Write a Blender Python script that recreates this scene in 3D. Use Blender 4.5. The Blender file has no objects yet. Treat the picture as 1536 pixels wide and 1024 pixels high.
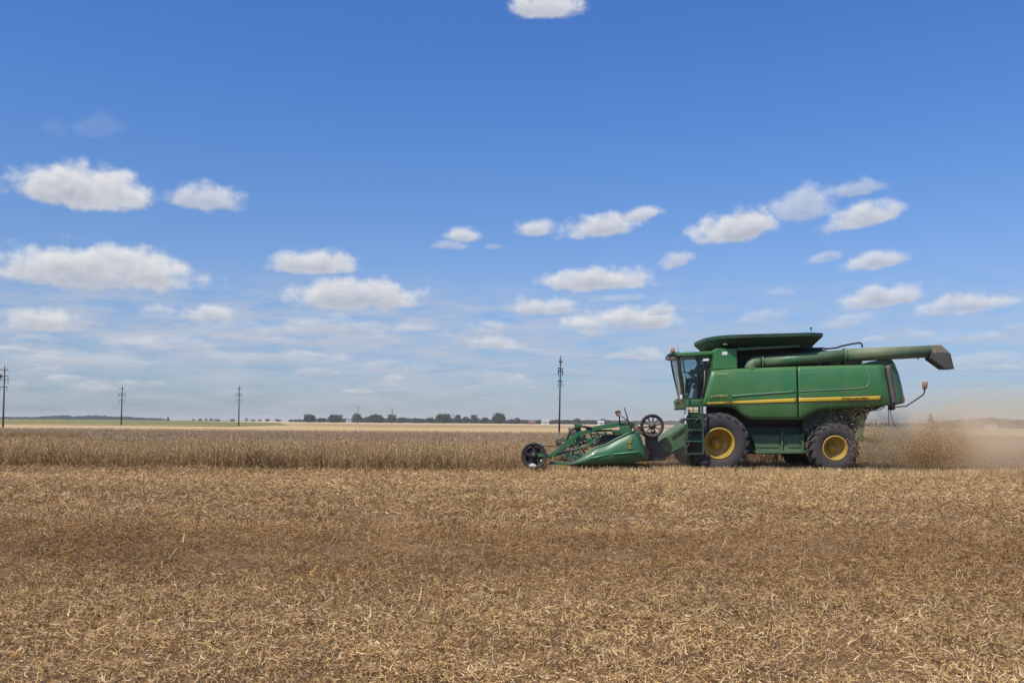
import bpy, bmesh, math, random
import numpy as np
from mathutils import Vector, Matrix
R = random.Random(7)
rng = np.random.default_rng(11)
SC = bpy.context.scene
COL = SC.collection
PI = math.pi

# ------------------------------------------------------------------ viewpoint
F, CX, HY, ROLL, EYE = 1400.0, 768.0, 633.0, 0.008, 1.5      # focal length in 1536-wide pixels, horizon row, roll, eye height
MY = 28.0                                                      # distance of the harvester's near side
cam = bpy.data.cameras.new('camera'); cam_ob = bpy.data.objects.new('camera', cam); COL.objects.link(cam_ob)
c, s = math.cos(ROLL), math.sin(ROLL)
M = Matrix(((c, -s, 0, 0), (0, 0, -1, 0), (s, c, 0, EYE), (0, 0, 0, 1)))
cam_ob.matrix_world = M
cam.sensor_width = 36; cam.lens = F / 1536 * 36
cam.shift_y = (HY - 512) / 1536
cam.clip_start = 0.1; cam.clip_end = 30000
SC.camera = cam_ob

def P(px, py, Y):
    dx, dy = px - CX, py - HY
    u, v = dx * c + dy * s, -dx * s + dy * c
    return Vector((u / F * Y, Y, EYE - v / F * Y))
def W(px, py, d=0.0):
    return P(px, py, MY + d)

# ------------------------------------------------------------------ materials
def nmat(name):
    m = bpy.data.materials.new(name); m.use_nodes = True
    nt = m.node_tree; nt.nodes.clear()
    return m, nt
class N:
    def __init__(self, nt): self.nt = nt
    def __call__(self, t, ins=None, **kw):
        n = self.nt.nodes.new(t)
        for k, v in kw.items(): setattr(n, k, v)
        for k, v in (ins or {}).items():
            sk = n.inputs[k]
            if isinstance(v, bpy.types.NodeSocket): self.nt.links.new(v, sk)
            elif isinstance(v, bpy.types.Node): self.nt.links.new(v.outputs[0], sk)
            else: sk.default_value = v
        return n
    def math(self, op, a, b=None, cc=None, clamp=False):
        n = self.nt.nodes.new('ShaderNodeMath'); n.operation = op; n.use_clamp = clamp
        for i, v in enumerate((a, b, cc)):
            if v is None: continue
            if isinstance(v, bpy.types.NodeSocket): self.nt.links.new(v, n.inputs[i])
            else: n.inputs[i].default_value = v
        return n.outputs[0]
    def ramp(self, fac, stops):
        n = self.nt.nodes.new('ShaderNodeValToRGB')
        e = n.color_ramp.elements
        while len(e) < len(stops): e.new(0.5)
        for el, (p, col) in zip(e, stops):
            el.position = p; el.color = (*col, 1) if len(col) == 3 else col
        self.nt.links.new(fac, n.inputs[0])
        return n.outputs[0]
    def mix(self, fac, a, b, blend='MIX'):
        n = self.nt.nodes.new('ShaderNodeMix'); n.data_type = 'RGBA'; n.blend_type = blend
        for k, v in ((0, fac), (6, a), (7, b)):
            if isinstance(v, bpy.types.NodeSocket): self.nt.links.new(v, n.inputs[k])
            else: n.inputs[k].default_value = v if k == 0 or len(v) == 4 else (*v, 1)
        return n.outputs[2]

MATS = {}
def paint(name, col, rough=0.4, dirt=(0.28, 0.2, 0.12), amount=0.35, scale=1.6, metallic=0.0, coat=0.0, low=None, bump=0.0):
    """a painted / rubber / metal surface with dust in noise patches; low=(z0,z1) gathers splashed dust below a height"""
    m, nt = nmat(name); n = N(nt)
    tc = n('ShaderNodeTexCoord')
    geo = n('ShaderNodeNewGeometry')
    pos = geo.outputs['Position']
    no = n('ShaderNodeTexNoise', {'Vector': pos, 'Scale': scale, 'Detail': 7.0, 'Roughness': 0.65})
    fine = n('ShaderNodeTexNoise', {'Vector': pos, 'Scale': scale * 14, 'Detail': 4.0, 'Roughness': 0.6})
    f = n.math('MULTIPLY_ADD', fine.outputs[0], 0.35, n.math('MULTIPLY', no.outputs[0], 0.8))
    f = n.math('MULTIPLY', n.math('SUBTRACT', f, 0.45), 2.2, clamp=True)
    up = n.math('MULTIPLY', n('ShaderNodeSeparateXYZ', {0: geo.outputs['Normal']}).outputs[2], 0.35, clamp=True)
    f = n.math('ADD', n.math('MULTIPLY', f, amount), n.math('MULTIPLY', up, amount * 1.1))
    if low:
        z = n('ShaderNodeSeparateXYZ', {0: pos}).outputs[2]
        mr = n('ShaderNodeMapRange', {0: z, 1: low[0], 2: low[1], 3: low[2], 4: 0.0})
        f = n.math('ADD', f, n.math('MULTIPLY', mr.outputs[0], n.math('ADD', no.outputs[0], 0.3)))
    f = n.math('MINIMUM', f, 0.92)
    colr = n.mix(f, col, dirt)
    b = n('ShaderNodeBsdfPrincipled', {'Base Color': colr, 'Metallic': metallic, 'Coat Weight': coat})
    nt.links.new(n.math('MULTIPLY_ADD', f, 0.5, rough, clamp=True), b.inputs['Roughness'])
    if bump:
        bp = n('ShaderNodeBump', {'Height': fine.outputs[0], 'Strength': bump, 'Distance': 0.02})
        nt.links.new(bp.outputs[0], b.inputs['Normal'])
    n('ShaderNodeOutputMaterial', {0: b.outputs[0]})
    MATS[name] = m
    return m
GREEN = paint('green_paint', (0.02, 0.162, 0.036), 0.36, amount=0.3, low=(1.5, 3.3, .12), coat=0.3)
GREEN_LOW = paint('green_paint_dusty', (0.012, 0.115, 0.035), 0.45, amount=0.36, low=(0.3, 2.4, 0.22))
GREEN_AUGER = paint('green_paint_auger', (0.03, 0.13, 0.05), 0.42, dirt=(0.33, 0.27, 0.16), amount=0.5, scale=0.9)
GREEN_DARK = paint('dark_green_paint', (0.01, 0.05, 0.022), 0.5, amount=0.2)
GREEN_HEAD = paint('header_green_paint', (0.009, 0.125, 0.043), 0.34, amount=0.24, coat=0.3, low=(0.1, 0.9, 0.2))
BLACK = paint('black_metal', (0.012, 0.012, 0.012), 0.5, amount=0.16)
RUBBER = paint('tyre_rubber', (0.024, 0.023, 0.024), 0.75, dirt=(0.15, 0.12, 0.09), amount=0.32, low=(0.0, 1.6, 0.3), scale=2.5, bump=0.3)
SPOUT = paint('spout_rubber', (0.04, 0.044, 0.038), 0.7, dirt=(0.23, 0.2, 0.15), amount=0.35)
SPOUT_TOP = paint('spout_dusty_steel', (0.11, 0.12, 0.07), 0.6, dirt=(0.36, 0.28, 0.19), amount=0.9)
RIM = paint('yellow_rim_paint', (0.5, 0.325, 0.035), 0.42, dirt=(0.2, 0.135, 0.06), amount=0.8, scale=3.0, coat=0.2)
YELLOW = paint('yellow_stripe', (0.62, 0.43, 0.035), 0.4, amount=0.16)
INK = paint('dark_lettering', (0.03, 0.035, 0.01), 0.5, amount=0.05)
GOLD = paint('gold_lettering', (0.6, 0.52, 0.2), 0.45, amount=0.05)
WHITE = paint('white_decal_glint', (0.75, 0.75, 0.72), 0.5, amount=0.15)
EMBLEM = paint('dull_gold_emblem', (0.34, 0.27, 0.04), 0.45, dirt=(0.03, 0.12, 0.045), amount=0.8, scale=9.0)
CREAM = paint('cream_decal_glint', (0.72, 0.6, 0.33), 0.5, amount=0.2)
AMBER = paint('amber_lens', (0.34, 0.12, 0.045), 0.35, dirt=(0.26, 0.2, 0.14), amount=0.9, scale=5)
STEEL = paint('worn_steel', (0.22, 0.21, 0.2), 0.42, amount=0.35, metallic=0.6)
RUST = paint('rusty_steel', (0.11, 0.06, 0.035), 0.6, amount=0.4)
TINE = paint('rusty_tines', (0.13, 0.085, 0.05), 0.6, amount=0.4)
GREYDUST = paint('dusty_grey_steel', (0.07, 0.065, 0.06), 0.6, amount=0.5)
SEATM = paint('dark_seat_fabric', (0.015, 0.015, 0.018), 0.8, amount=0.05)
SKIN = paint('skin', (0.42, 0.22, 0.15), 0.55, amount=0.0)
JACKET = paint('dark_jacket', (0.035, 0.035, 0.05), 0.85, amount=0.05)
TROUSERS = paint('dark_trousers', (0.02, 0.022, 0.03), 0.85, amount=0.05)
HAIR = paint('brown_hair', (0.035, 0.02, 0.012), 0.7, amount=0.0)
POLE = paint('weathered_pole', (0.06, 0.055, 0.052), 0.8, dirt=(0.12, 0.11, 0.1), amount=0.4)
PORCELAIN = paint('dark_insulator', (0.05, 0.05, 0.055), 0.35, amount=0.1)
WIRE = paint('aluminium_wire', (0.12, 0.12, 0.12), 0.5, amount=0.1, metallic=0.5)
BARNW = paint('white_cladding', (0.6, 0.6, 0.58), 0.6, amount=0.12, scale=0.3)
BRICK = paint('red_brick', (0.3, 0.15, 0.1), 0.8, amount=0.2, scale=0.3)
ROOFG = paint('grey_roof', (0.22, 0.21, 0.21), 0.7, amount=0.2, scale=0.3)
ROOFR = paint('red_tiles', (0.26, 0.11, 0.08), 0.8, amount=0.2, scale=0.3)
PANE = paint('dark_pane', (0.03, 0.035, 0.04), 0.1, amount=0.0)
BARK = paint('bark', (0.06, 0.045, 0.035), 0.9, amount=0.2)

def glass_mat():
    m, nt = nmat('tinted_glass'); n = N(nt)
    t = n('ShaderNodeBsdfTransparent', {0: (0.72, 0.82, 0.84, 1)})
    g = n('ShaderNodeBsdfGlossy', {'Color': (0.9, 0.95, 0.97, 1), 'Roughness': 0.04})
    no = n('ShaderNodeTexNoise', {'Scale': 3.0, 'Detail': 5.0})
    d = n('ShaderNodeBsdfDiffuse', {0: (0.3, 0.27, 0.22, 1)})
    fr = n('ShaderNodeFresnel', {0: 1.5})
    a = n('ShaderNodeMixShader', {0: n.math('MULTIPLY', fr.outputs[0], 0.55), 1: t.outputs[0], 2: g.outputs[0]})
    b = n('ShaderNodeMixShader', {0: n.math('MULTIPLY', no.outputs[0], 0.05), 1: a.outputs[0], 2: d.outputs[0]})
    n('ShaderNodeOutputMaterial', {0: b.outputs[0]})
    return m
GLASS = glass_mat()

def foliage_mat(name, a, b, cc=None, trans=0.25):
    m, nt = nmat(name); n = N(nt)
    geo = n('ShaderNodeNewGeometry'); oi = n('ShaderNodeObjectInfo')
    f = n.math('FRACT', n.math('ADD', geo.outputs['Random Per Island'], n.math('MULTIPLY', oi.outputs['Random'], 3.7)))
    stops = [(0.0, a), (1.0, b)] if cc is None else [(0.0, a), (0.55, b), (1.0, cc)]
    col = n.ramp(f, stops)
    d = n('ShaderNodeBsdfPrincipled', {'Base Color': col, 'Roughness': 0.75, 'Specular IOR Level': 0.2})
    t = n('ShaderNodeBsdfTranslucent', {0: col})
    mx = n('ShaderNodeMixShader', {0: trans, 1: d.outputs[0], 2: t.outputs[0]})
    n('ShaderNodeOutputMaterial', {0: mx.outputs[0]})
    return m
LEAF = [foliage_mat('leaves_dark', (0.02, 0.036, 0.012), (0.055, 0.085, 0.026)),
        foliage_mat('leaves_olive', (0.03, 0.04, 0.014), (0.075, 0.085, 0.032)),
        foliage_mat('leaves_conifer', (0.014, 0.026, 0.014), (0.04, 0.055, 0.028)),
        foliage_mat('leaves_autumn_haze', (0.08, 0.045, 0.03), (0.14, 0.08, 0.05)),
        foliage_mat('leaves_far', (0.028, 0.04, 0.018), (0.056, 0.072, 0.032))]
# dry plants: colour by island and by position (broad bands of older, browner residue)
def straw_mat(name, stops, patch=(0.72, 1.12), trans=0.15, worn=False):
    m, nt = nmat(name); n = N(nt)
    geo = n('ShaderNodeNewGeometry'); oi = n('ShaderNodeObjectInfo')
    f = n.math('FRACT', n.math('ADD', geo.outputs['Random Per Island'], n.math('MULTIPLY', oi.outputs['Random'], 5.3)))
    col = n.ramp(f, stops)
    st = n('ShaderNodeMapping', {0: geo.outputs['Position'], 'Scale': (0.05, 0.3, 0.3)})
    no = n('ShaderNodeTexNoise', {'Vector': st.outputs[0], 'Scale': 1.0, 'Detail': 4.0, 'Roughness': 0.6})
    no2 = n('ShaderNodeTexNoise', {'Vector': geo.outputs['Position'], 'Scale': 0.9, 'Detail': 3.0})
    k = n.math('ADD', n.math('MULTIPLY', no.outputs[0], 0.6), n.math('MULTIPLY', no2.outputs[0], 0.4))
    mr = n('ShaderNodeMapRange', {0: k, 1: 0.35, 2: 0.65, 3: patch[0], 4: patch[1]})
    col = n.mix(1.0, col, n('ShaderNodeCombineXYZ', {0: mr.outputs[0], 1: mr.outputs[0], 2: mr.outputs[0]}).outputs[0], 'MULTIPLY')
    if worn:      # the wheelings: residue ground into the soil along the direction of travel
        sx = n('ShaderNodeSeparateXYZ', {0: geo.outputs['Position']})
        wy = n.math('ADD', sx.outputs[1], n.math('MULTIPLY_ADD', no2.outputs[0], 5.0, n.math('MULTIPLY', sx.outputs[0], 0.03)))
        wb = n('ShaderNodeMapRange', {0: n.math('ABSOLUTE', n.math('SUBTRACT', wy, 13.3)), 1: 0.8, 2: 4.2, 3: 0.9, 4: 0.0}); wb.interpolation_type = 'SMOOTHSTEP'
        wc_ = n('ShaderNodeMapRange', {0: n.math('ABSOLUTE', n.math('SUBTRACT', wy, 18.6)), 1: 0.2, 2: 1.5, 3: 0.6, 4: 0.0}); wc_.interpolation_type = 'SMOOTHSTEP'
        col = n.mix(n.math('ADD', wb.outputs[0], wc_.outputs[0], clamp=True), col, n.mix(1.0, col, (0.68, 0.61, 0.55), 'MULTIPLY'))
    d = n('ShaderNodeBsdfPrincipled', {'Base Color': col, 'Roughness': 0.8, 'Specular IOR Level': 0.06})
    t = n('ShaderNodeBsdfTranslucent', {0: col})
    mx = n('ShaderNodeMixShader', {0: trans, 1: d.outputs[0], 2: t.outputs[0]})
    n('ShaderNodeOutputMaterial', {0: mx.outputs[0]})
    return m
STRAW = straw_mat('straw', [(0.0, (0.17, 0.09, 0.038)), (0.3, (0.49, 0.30, 0.122)), (0.65, (0.73, 0.475, 0.2)), (0.92, (0.79, 0.575, 0.295)), (1.0, (0.83, 0.67, 0.42))], patch=(0.56, 1.14), worn=True)
STUBBLE = straw_mat('stubble_stalks', [(0.0, (0.32, 0.195, 0.085)), (0.5, (0.6, 0.41, 0.19)), (1.0, (0.76, 0.57, 0.31))])
BEAN = straw_mat('dry_bean_plants', [(0.0, (0.2, 0.11, 0.042)), (0.5, (0.52, 0.33, 0.14)), (0.85, (0.72, 0.515, 0.255)), (1.0, (0.84, 0.68, 0.44))], trans=0.12)
BEANTOP = straw_mat('dry_bean_tops', [(0.0, (0.26, 0.165, 0.085)), (0.5, (0.5, 0.345, 0.195)), (0.85, (0.64, 0.47, 0.29)), (1.0, (0.7, 0.57, 0.41))], trans=0.1)
WEED = straw_mat('yellow_weeds', [(0.0, (0.3, 0.19, 0.05)), (0.6, (0.48, 0.3, 0.07)), (1.0, (0.55, 0.4, 0.14))])
CHAFF = straw_mat('chaff', [(0.0, (0.3, 0.19, 0.08)), (0.5, (0.5, 0.36, 0.18)), (1.0, (0.66, 0.52, 0.3))])
HUSK = straw_mat('brown_husk', [(0.0, (0.2, 0.098, 0.036)), (0.5, (0.41, 0.235, 0.095)), (1.0, (0.64, 0.45, 0.24))])

def soil_mat():
    m, nt = nmat('soil'); n = N(nt)
    pos = n('ShaderNodeNewGeometry').outputs['Position']
    a = n('ShaderNodeTexNoise', {'Vector': pos, 'Scale': 1.1, 'Detail': 8.0, 'Roughness': 0.7})
    b = n('ShaderNodeTexNoise', {'Vector': pos, 'Scale': 28.0, 'Detail': 6.0, 'Roughness': 0.7})
    f = n.math('ADD', n.math('MULTIPLY', a.outputs[0], 0.5), n.math('MULTIPLY', b.outputs[0], 0.5))
    col = n.ramp(f, [(0.3, (0.085, 0.045, 0.022)), (0.5, (0.22, 0.128, 0.057)), (0.66, (0.42, 0.265, 0.12))])
    bp = n('ShaderNodeBump', {'Height': b.outputs[0], 'Strength': 0.8, 'Distance': 0.04})
    d = n('ShaderNodeBsdfPrincipled', {'Base Color': col, 'Roughness': 0.9, 'Specular IOR Level': 0.1, 'Normal': bp.outputs[0]})
    n('ShaderNodeOutputMaterial', {0: d.outputs[0]})
    return m
SOIL = soil_mat()
def field_mat(name, stops, scale=(0.004, 0.02, 1)):
    m, nt = nmat(name); n = N(nt)
    pos = n('ShaderNodeNewGeometry').outputs['Position']
    mp = n('ShaderNodeMapping', {0: pos, 'Scale': scale})
    a = n('ShaderNodeTexNoise', {'Vector': mp.outputs[0], 'Scale': 1.0, 'Detail': 6.0, 'Roughness': 0.6})
    b = n('ShaderNodeTexNoise', {'Vector': pos, 'Scale': 0.35, 'Detail': 4.0})
    f = n.math('ADD', n.math('MULTIPLY', a.outputs[0], 0.75), n.math('MULTIPLY', b.outputs[0], 0.25))
    col = n.ramp(f, stops)
    d = n('ShaderNodeBsdfPrincipled', {'Base Color': col, 'Roughness': 0.9, 'Specular IOR Level': 0.1})
    n('ShaderNodeOutputMaterial', {0: d.outputs[0]})
    return m
F_TAN = field_mat('pale_stubble_field', [(0.3, (0.44, 0.29, 0.125)), (0.7, (0.6, 0.42, 0.2))])
F_PALE = field_mat('bleached_field', [(0.3, (0.52, 0.38, 0.2)), (0.7, (0.64, 0.49, 0.29))])
F_GREEN = field_mat('green_crop_field', [(0.36, (0.135, 0.15, 0.035)), (0.52, (0.21, 0.195, 0.055)), (0.66, (0.34, 0.265, 0.1))])
F_OCHRE = field_mat('ochre_field', [(0.3, (0.3, 0.21, 0.09)), (0.7, (0.46, 0.33, 0.15))])

# ------------------------------------------------------------------ mesh helpers
def tag(o, label=None, cat=None, group=None, kind=None):
    if label: o['label'] = label
    if cat: o['category'] = cat
    if group: o['group'] = group
    if kind: o['kind'] = kind
    return o
ORIGIN = {}
def empty(name, loc):
    o = bpy.data.objects.new(name, None); o.location = loc; COL.objects.link(o); o.empty_display_size = 0.3
    ORIGIN[o.name] = Vector(loc)
    return o
class MB:
    """collects shapes (in world space) for ONE mesh object"""
    def __init__(self): self.bm = bmesh.new(); self.mi = 0
    def face(self, vs, smooth=False):
        try: f = self.bm.faces.new(vs)
        except ValueError: return None
        f.material_index = self.mi; f.smooth = smooth
        return f
    def box(self, a, b):
        a, b = Vector(a), Vector(b)
        lo = [min(a[i], b[i]) for i in range(3)]; hi = [max(a[i], b[i]) for i in range(3)]
        v = [self.bm.verts.new((hi[0] if i & 1 else lo[0], hi[1] if i & 2 else lo[1], hi[2] if i & 4 else lo[2])) for i in range(8)]
        for q in ((0, 2, 3, 1), (4, 5, 7, 6), (0, 1, 5, 4), (2, 6, 7, 3), (0, 4, 6, 2), (1, 3, 7, 5)): self.face([v[i] for i in q])
        return self
    def prism(self, pts, d0, d1):
        """outline in pixels of the photo, taken at depth d0, extruded straight back to d1"""
        f = [W(x, y, d0) for x, y in pts]
        return self.prism_world([(p.x, p.z) for p in f], MY + d0, MY + d1)
    def prism_world(self, xz, y0, y1):
        a = [self.bm.verts.new((x, y0, z)) for x, z in xz]; b = [self.bm.verts.new((x, y1, z)) for x, z in xz]
        n = len(a)
        self.face(a); self.face(list(reversed(b)))
        for i in range(n): self.face([a[(i + 1) % n], a[i], b[i], b[(i + 1) % n]])
        return self
    def bar(self, p, q, w, h=None):
        p, q = Vector(p), Vector(q); h = h or w
        ax = (q - p).normalized(); up = Vector((0, 1, 0)) if abs(ax.y) < 0.9 else Vector((0, 0, 1))
        sx = ax.cross(up).normalized(); sy = sx.cross(ax).normalized()
        v = []
        for e in (p, q):
            for i, j in ((-1, -1), (1, -1), (1, 1), (-1, 1)): v.append(self.bm.verts.new(e + sx * i * w / 2 + sy * j * h / 2))
        for q4 in ((3, 2, 1, 0), (4, 5, 6, 7), (0, 1, 5, 4), (1, 2, 6, 5), (2, 3, 7, 6), (3, 0, 4, 7)): self.face([v[i] for i in q4])
        return self
    def tube(self, pts, r, n=10, cap=True):
        pts = [Vector(p) for p in pts]; rs = r if isinstance(r, (list, tuple)) else [r] * len(pts)
        rings = []; prev = None
        for i, p in enumerate(pts):
            t = (pts[min(i + 1, len(pts) - 1)] - pts[max(i - 1, 0)]).normalized()
            if prev is None:
                u = t.cross(Vector((0, 0, 1)) if abs(t.z) < 0.9 else Vector((0, 1, 0))).normalized()
            else: u = (prev - t * prev.dot(t)).normalized()
            prev = u; w = t.cross(u)
            rings.append([self.bm.verts.new(p + (u * math.cos(2 * PI * k / n) + w * math.sin(2 * PI * k / n)) * rs[i]) for k in range(n)])
        for a, b in zip(rings, rings[1:]):
            for k in range(n): self.face([a[k], a[(k + 1) % n], b[(k + 1) % n], b[k]], True)
        if cap: self.face(list(reversed(rings[0]))); self.face(rings[-1])
        return self
    def lathe(self, cen, prof, n=48):
        """profile of (radius, depth offset) turned about the Y axis through cen"""
        cen = Vector(cen); rings = []
        for r, y in prof:
            rings.append([self.bm.verts.new((cen.x + r * math.cos(2 * PI * k / n), cen.y + y, cen.z + r * math.sin(2 * PI * k / n))) for k in range(n)] if r > 1e-4 else [self.bm.verts.new((cen.x, cen.y + y, cen.z))])
        for a, b in zip(rings, rings[1:]):
            for k in range(n):
                if len(a) == 1 and len(b) == 1: continue
                if len(a) == 1: self.face([a[0], b[k], b[(k + 1) % n]], True)
                elif len(b) == 1: self.face([a[(k + 1) % n], a[k], b[0]], True)
                else: self.face([a[(k + 1) % n], a[k], b[k], b[(k + 1) % n]], True)
        return self
    def sheet(self, top, bot, d0, bulge=0.0, nx=24, nz=10, dfun=None):
        """grid between two pixel polylines, bulging towards the viewer"""
        def res(pl, t):
            L = [0]
            for a, b in zip(pl, pl[1:]): L.append(L[-1] + math.hypot(b[0] - a[0], b[1] - a[1]))
            x = t * L[-1]
            for i in range(len(pl) - 1):
                if x <= L[i + 1] + 1e-9:
                    k = (x - L[i]) / max(L[i + 1] - L[i], 1e-9)
                    return (pl[i][0] + (pl[i + 1][0] - pl[i][0]) * k, pl[i][1] + (pl[i + 1][1] - pl[i][1]) * k)
            return pl[-1]
        g = []
        for i in range(nx + 1):
            a, b = res(top, i / nx), res(bot, i / nx); col = []
            for j in range(nz + 1):
                t = j / nz; px, py = a[0] + (b[0] - a[0]) * t, a[1] + (b[1] - a[1]) * t
                e = 1 - abs(2 * t - 1) ** 3
                d = d0 - bulge * e
                if dfun: d += dfun(i / nx, t)
                col.append(self.bm.verts.new(W(px, py, d)))
            g.append(col)
        for i in range(nx):
            for j in range(nz): self.face([g[i][j], g[i][j + 1], g[i + 1][j + 1], g[i + 1][j]], True)
        return self
    def build(self, name, mat, parent=None, bevel=0.0, solid=0.0, fix=True):
        if fix: bmesh.ops.recalc_face_normals(self.bm, faces=self.bm.faces)
        org = Vector((0, 0, 0)); p = parent
        if parent is not None:
            while p.parent: p = p.parent
            org = ORIGIN.get(p.name, p.location.copy())
        elif len(self.bm.verts):
            xs = [v.co for v in self.bm.verts]
            org = Vector((sum(v.x for v in xs) / len(xs), sum(v.y for v in xs) / len(xs), min(v.z for v in xs)))
        bmesh.ops.translate(self.bm, verts=self.bm.verts, vec=-org)
        me = bpy.data.meshes.new(name); self.bm.to_mesh(me); self.bm.free()
        for m in (mat if isinstance(mat, (list, tuple)) else [mat]): me.materials.append(m)
        o = bpy.data.objects.new(name, me); COL.objects.link(o)
        if parent is not None: o.parent = parent
        else: o.location = org; ORIGIN[o.name] = org
        if solid:
            md = o.modifiers.new('solid', 'SOLIDIFY'); md.thickness = solid; md.offset = 0
        if bevel:
            md = o.modifiers.new('bevel', 'BEVEL'); md.width = bevel; md.segments = 2; md.limit_method = 'ANGLE'; md.angle_limit = 0.7
        return o
def raw_mesh(name, verts, faces_flat, loop_tot, mats, mat_idx=None):
    """fast mesh from numpy arrays"""
    me = bpy.data.meshes.new(name)
    me.vertices.add(len(verts)); me.vertices.foreach_set('co', np.ascontiguousarray(verts, dtype=np.float32).ravel())
    me.loops.add(len(faces_flat)); me.loops.foreach_set('vertex_index', np.asarray(faces_flat, dtype=np.int32))
    nf = len(loop_tot)
    me.polygons.add(nf); me.polygons.foreach_set('loop_start', np.concatenate([[0], np.cumsum(loop_tot)[:-1]]).astype(np.int32))
    me.polygons.foreach_set('loop_total', np.asarray(loop_tot, dtype=np.int32))
    for m in mats: me.materials.append(m)
    if mat_idx is not None: me.polygons.foreach_set('material_index', np.asarray(mat_idx, dtype=np.int32))
    me.update(calc_edges=True); me.validate()
    return me
def ribbons(spines, widths, sides):
    """many curved ribbons: spines (n,k,3), widths (n,), sides (n,3) -> verts, quads"""
    n, k, _ = spines.shape
    taper = np.linspace(1.0, 0.45, k)
    off = sides[:, None, :] * (widths[:, None] * taper[None, :])[:, :, None] * 0.5
    v = np.stack([spines - off, spines + off], axis=2).reshape(n * k * 2, 3)
    base = (np.arange(n) * k * 2)[:, None]
    q = []
    for j in range(k - 1): q.append(np.concatenate([base + 2 * j, base + 2 * j + 1, base + 2 * j + 3, base + 2 * j + 2], axis=1))
    q = np.stack(q, axis=1).reshape(-1, 4)
    return v, q
def unit(a): return a / np.maximum(np.linalg.norm(a, axis=-1, keepdims=True), 1e-9)

# ------------------------------------------------------------------ scatter (stuff only)
def scatter(name, sources, pts, rots, scls, idx, kind='stuff', label=None):
    coll = bpy.data.collections.new(name + '_pieces')
    for i, me in enumerate(sources):
        coll.objects.link(bpy.data.objects.new('%s_piece%02d' % (name, i), me))
    me = bpy.data.meshes.new(name)
    me.vertices.add(len(pts)); me.vertices.foreach_set('co', np.ascontiguousarray(pts, dtype=np.float32).ravel())
    a = me.attributes.new('rot', 'FLOAT_VECTOR', 'POINT'); a.data.foreach_set('vector', np.ascontiguousarray(rots, dtype=np.float32).ravel())
    a = me.attributes.new('scl', 'FLOAT', 'POINT'); a.data.foreach_set('value', np.ascontiguousarray(scls, dtype=np.float32))
    a = me.attributes.new('idx', 'INT', 'POINT'); a.data.foreach_set('value', np.ascontiguousarray(idx, dtype=np.int32))
    o = bpy.data.objects.new(name, me); COL.objects.link(o)
    ng = bpy.data.node_groups.new(name, 'GeometryNodeTree')
    ng.interface.new_socket('Geometry', in_out='INPUT', socket_type='NodeSocketGeometry')
    ng.interface.new_socket('Geometry', in_out='OUTPUT', socket_type='NodeSocketGeometry')
    nn, lk = ng.nodes, ng.links
    gi, go = nn.new('NodeGroupInput'), nn.new('NodeGroupOutput')
    ci = nn.new('GeometryNodeCollectionInfo'); ci.inputs['Collection'].default_value = coll
    ci.inputs['Separate Children'].default_value = True; ci.inputs['Reset Children'].default_value = True
    ip = nn.new('GeometryNodeInstanceOnPoints'); ip.inputs['Pick Instance'].default_value = True
    def attr(nm, ty):
        n = nn.new('GeometryNodeInputNamedAttribute'); n.data_type = ty; n.inputs['Name'].default_value = nm
        return next(x for x in n.outputs if x.enabled and x.name == 'Attribute')
    lk.new(gi.outputs[0], ip.inputs['Points']); lk.new(ci.outputs[0], ip.inputs['Instance'])
    lk.new(attr('idx', 'INT'), ip.inputs['Instance Index'])
    e2r = nn.new('FunctionNodeEulerToRotation'); lk.new(attr('rot', 'FLOAT_VECTOR'), e2r.inputs[0]); lk.new(e2r.outputs[0], ip.inputs['Rotation'])
    lk.new(attr('scl', 'FLOAT'), ip.inputs['Scale'])
    lk.new(ip.outputs[0], go.inputs[0])
    o.modifiers.new('scatter', 'NODES').node_group = ng
    return tag(o, label, None, None, kind)

# ------------------------------------------------------------------ ground and fields
def ground_z(x, y):
    """gentle unevenness near the viewer"""
    return 0.03 * np.sin(x * 0.5 + 1.3) * np.sin(y * 0.35) + 0.02 * np.sin(y * 1.25 + 0.3 * np.sin(x * 0.2))
def make_ground():
    xs = np.concatenate([[-9000, -3000, -900, -300, -120, -60], np.linspace(-30, 34, 129), [60, 120, 300, 900, 3000, 9000]])
    ys = np.concatenate([[-600, -50, -5], np.linspace(0, 45, 121), [60, 90, 150, 300, 700, 1500, 3500, 9000]])
    X, Yy = np.meshgrid(xs, ys)
    near = np.clip((45 - Yy) / 10, 0, 1) * np.clip((Yy + 5) / 5, 0, 1) * np.clip((40 - abs(X)) / 8, 0, 1)
    Z = ground_z(X, Yy) * near
    v = np.stack([X, Yy, Z], -1).reshape(-1, 3); nx, ny = len(xs), len(ys)
    i = np.arange(nx - 1)[None, :] + np.arange(ny - 1)[:, None] * nx
    q = np.stack([i, i + 1, i + nx + 1, i + nx], -1).reshape(-1, 4)
    me = raw_mesh('ground', v, q.ravel(), np.full(len(q), 4), [SOIL])
    o = bpy.data.objects.new('ground', me); COL.objects.link(o)
    tag(o, 'brown harvested farm soil reaching flat to the horizon', None, None, 'structure')
make_ground()
def field(name, pts, mat, z, label):
    me = bpy.data.meshes.new(name); me.from_pydata([(x, y, z) for x, y in pts], [], [list(range(len(pts)))]); me.materials.append(mat)
    o = bpy.data.objects.new(name, me); COL.objects.link(o)
    tag(o, label, None, None, 'structure')
field('tan_field', [(-900, 118), (900, 118), (4000, 5000), (-4000, 5000)], F_TAN, 0.02, 'pale tan stubble field beyond the standing beans')
field('green_field', [(-2600, 228), (-150, 232), (-62, 205), (-72, 300), (-230, 900), (-520, 1700), (-3500, 2600)], F_GREEN, 0.05, 'green and yellow crop field behind the poles')
field('ochre_field', [(-75, 300), (-30, 230), (150, 330), (60, 420), (-90, 430)], F_OCHRE, 0.05, 'ochre strip of dry field before the tree line')
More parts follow.
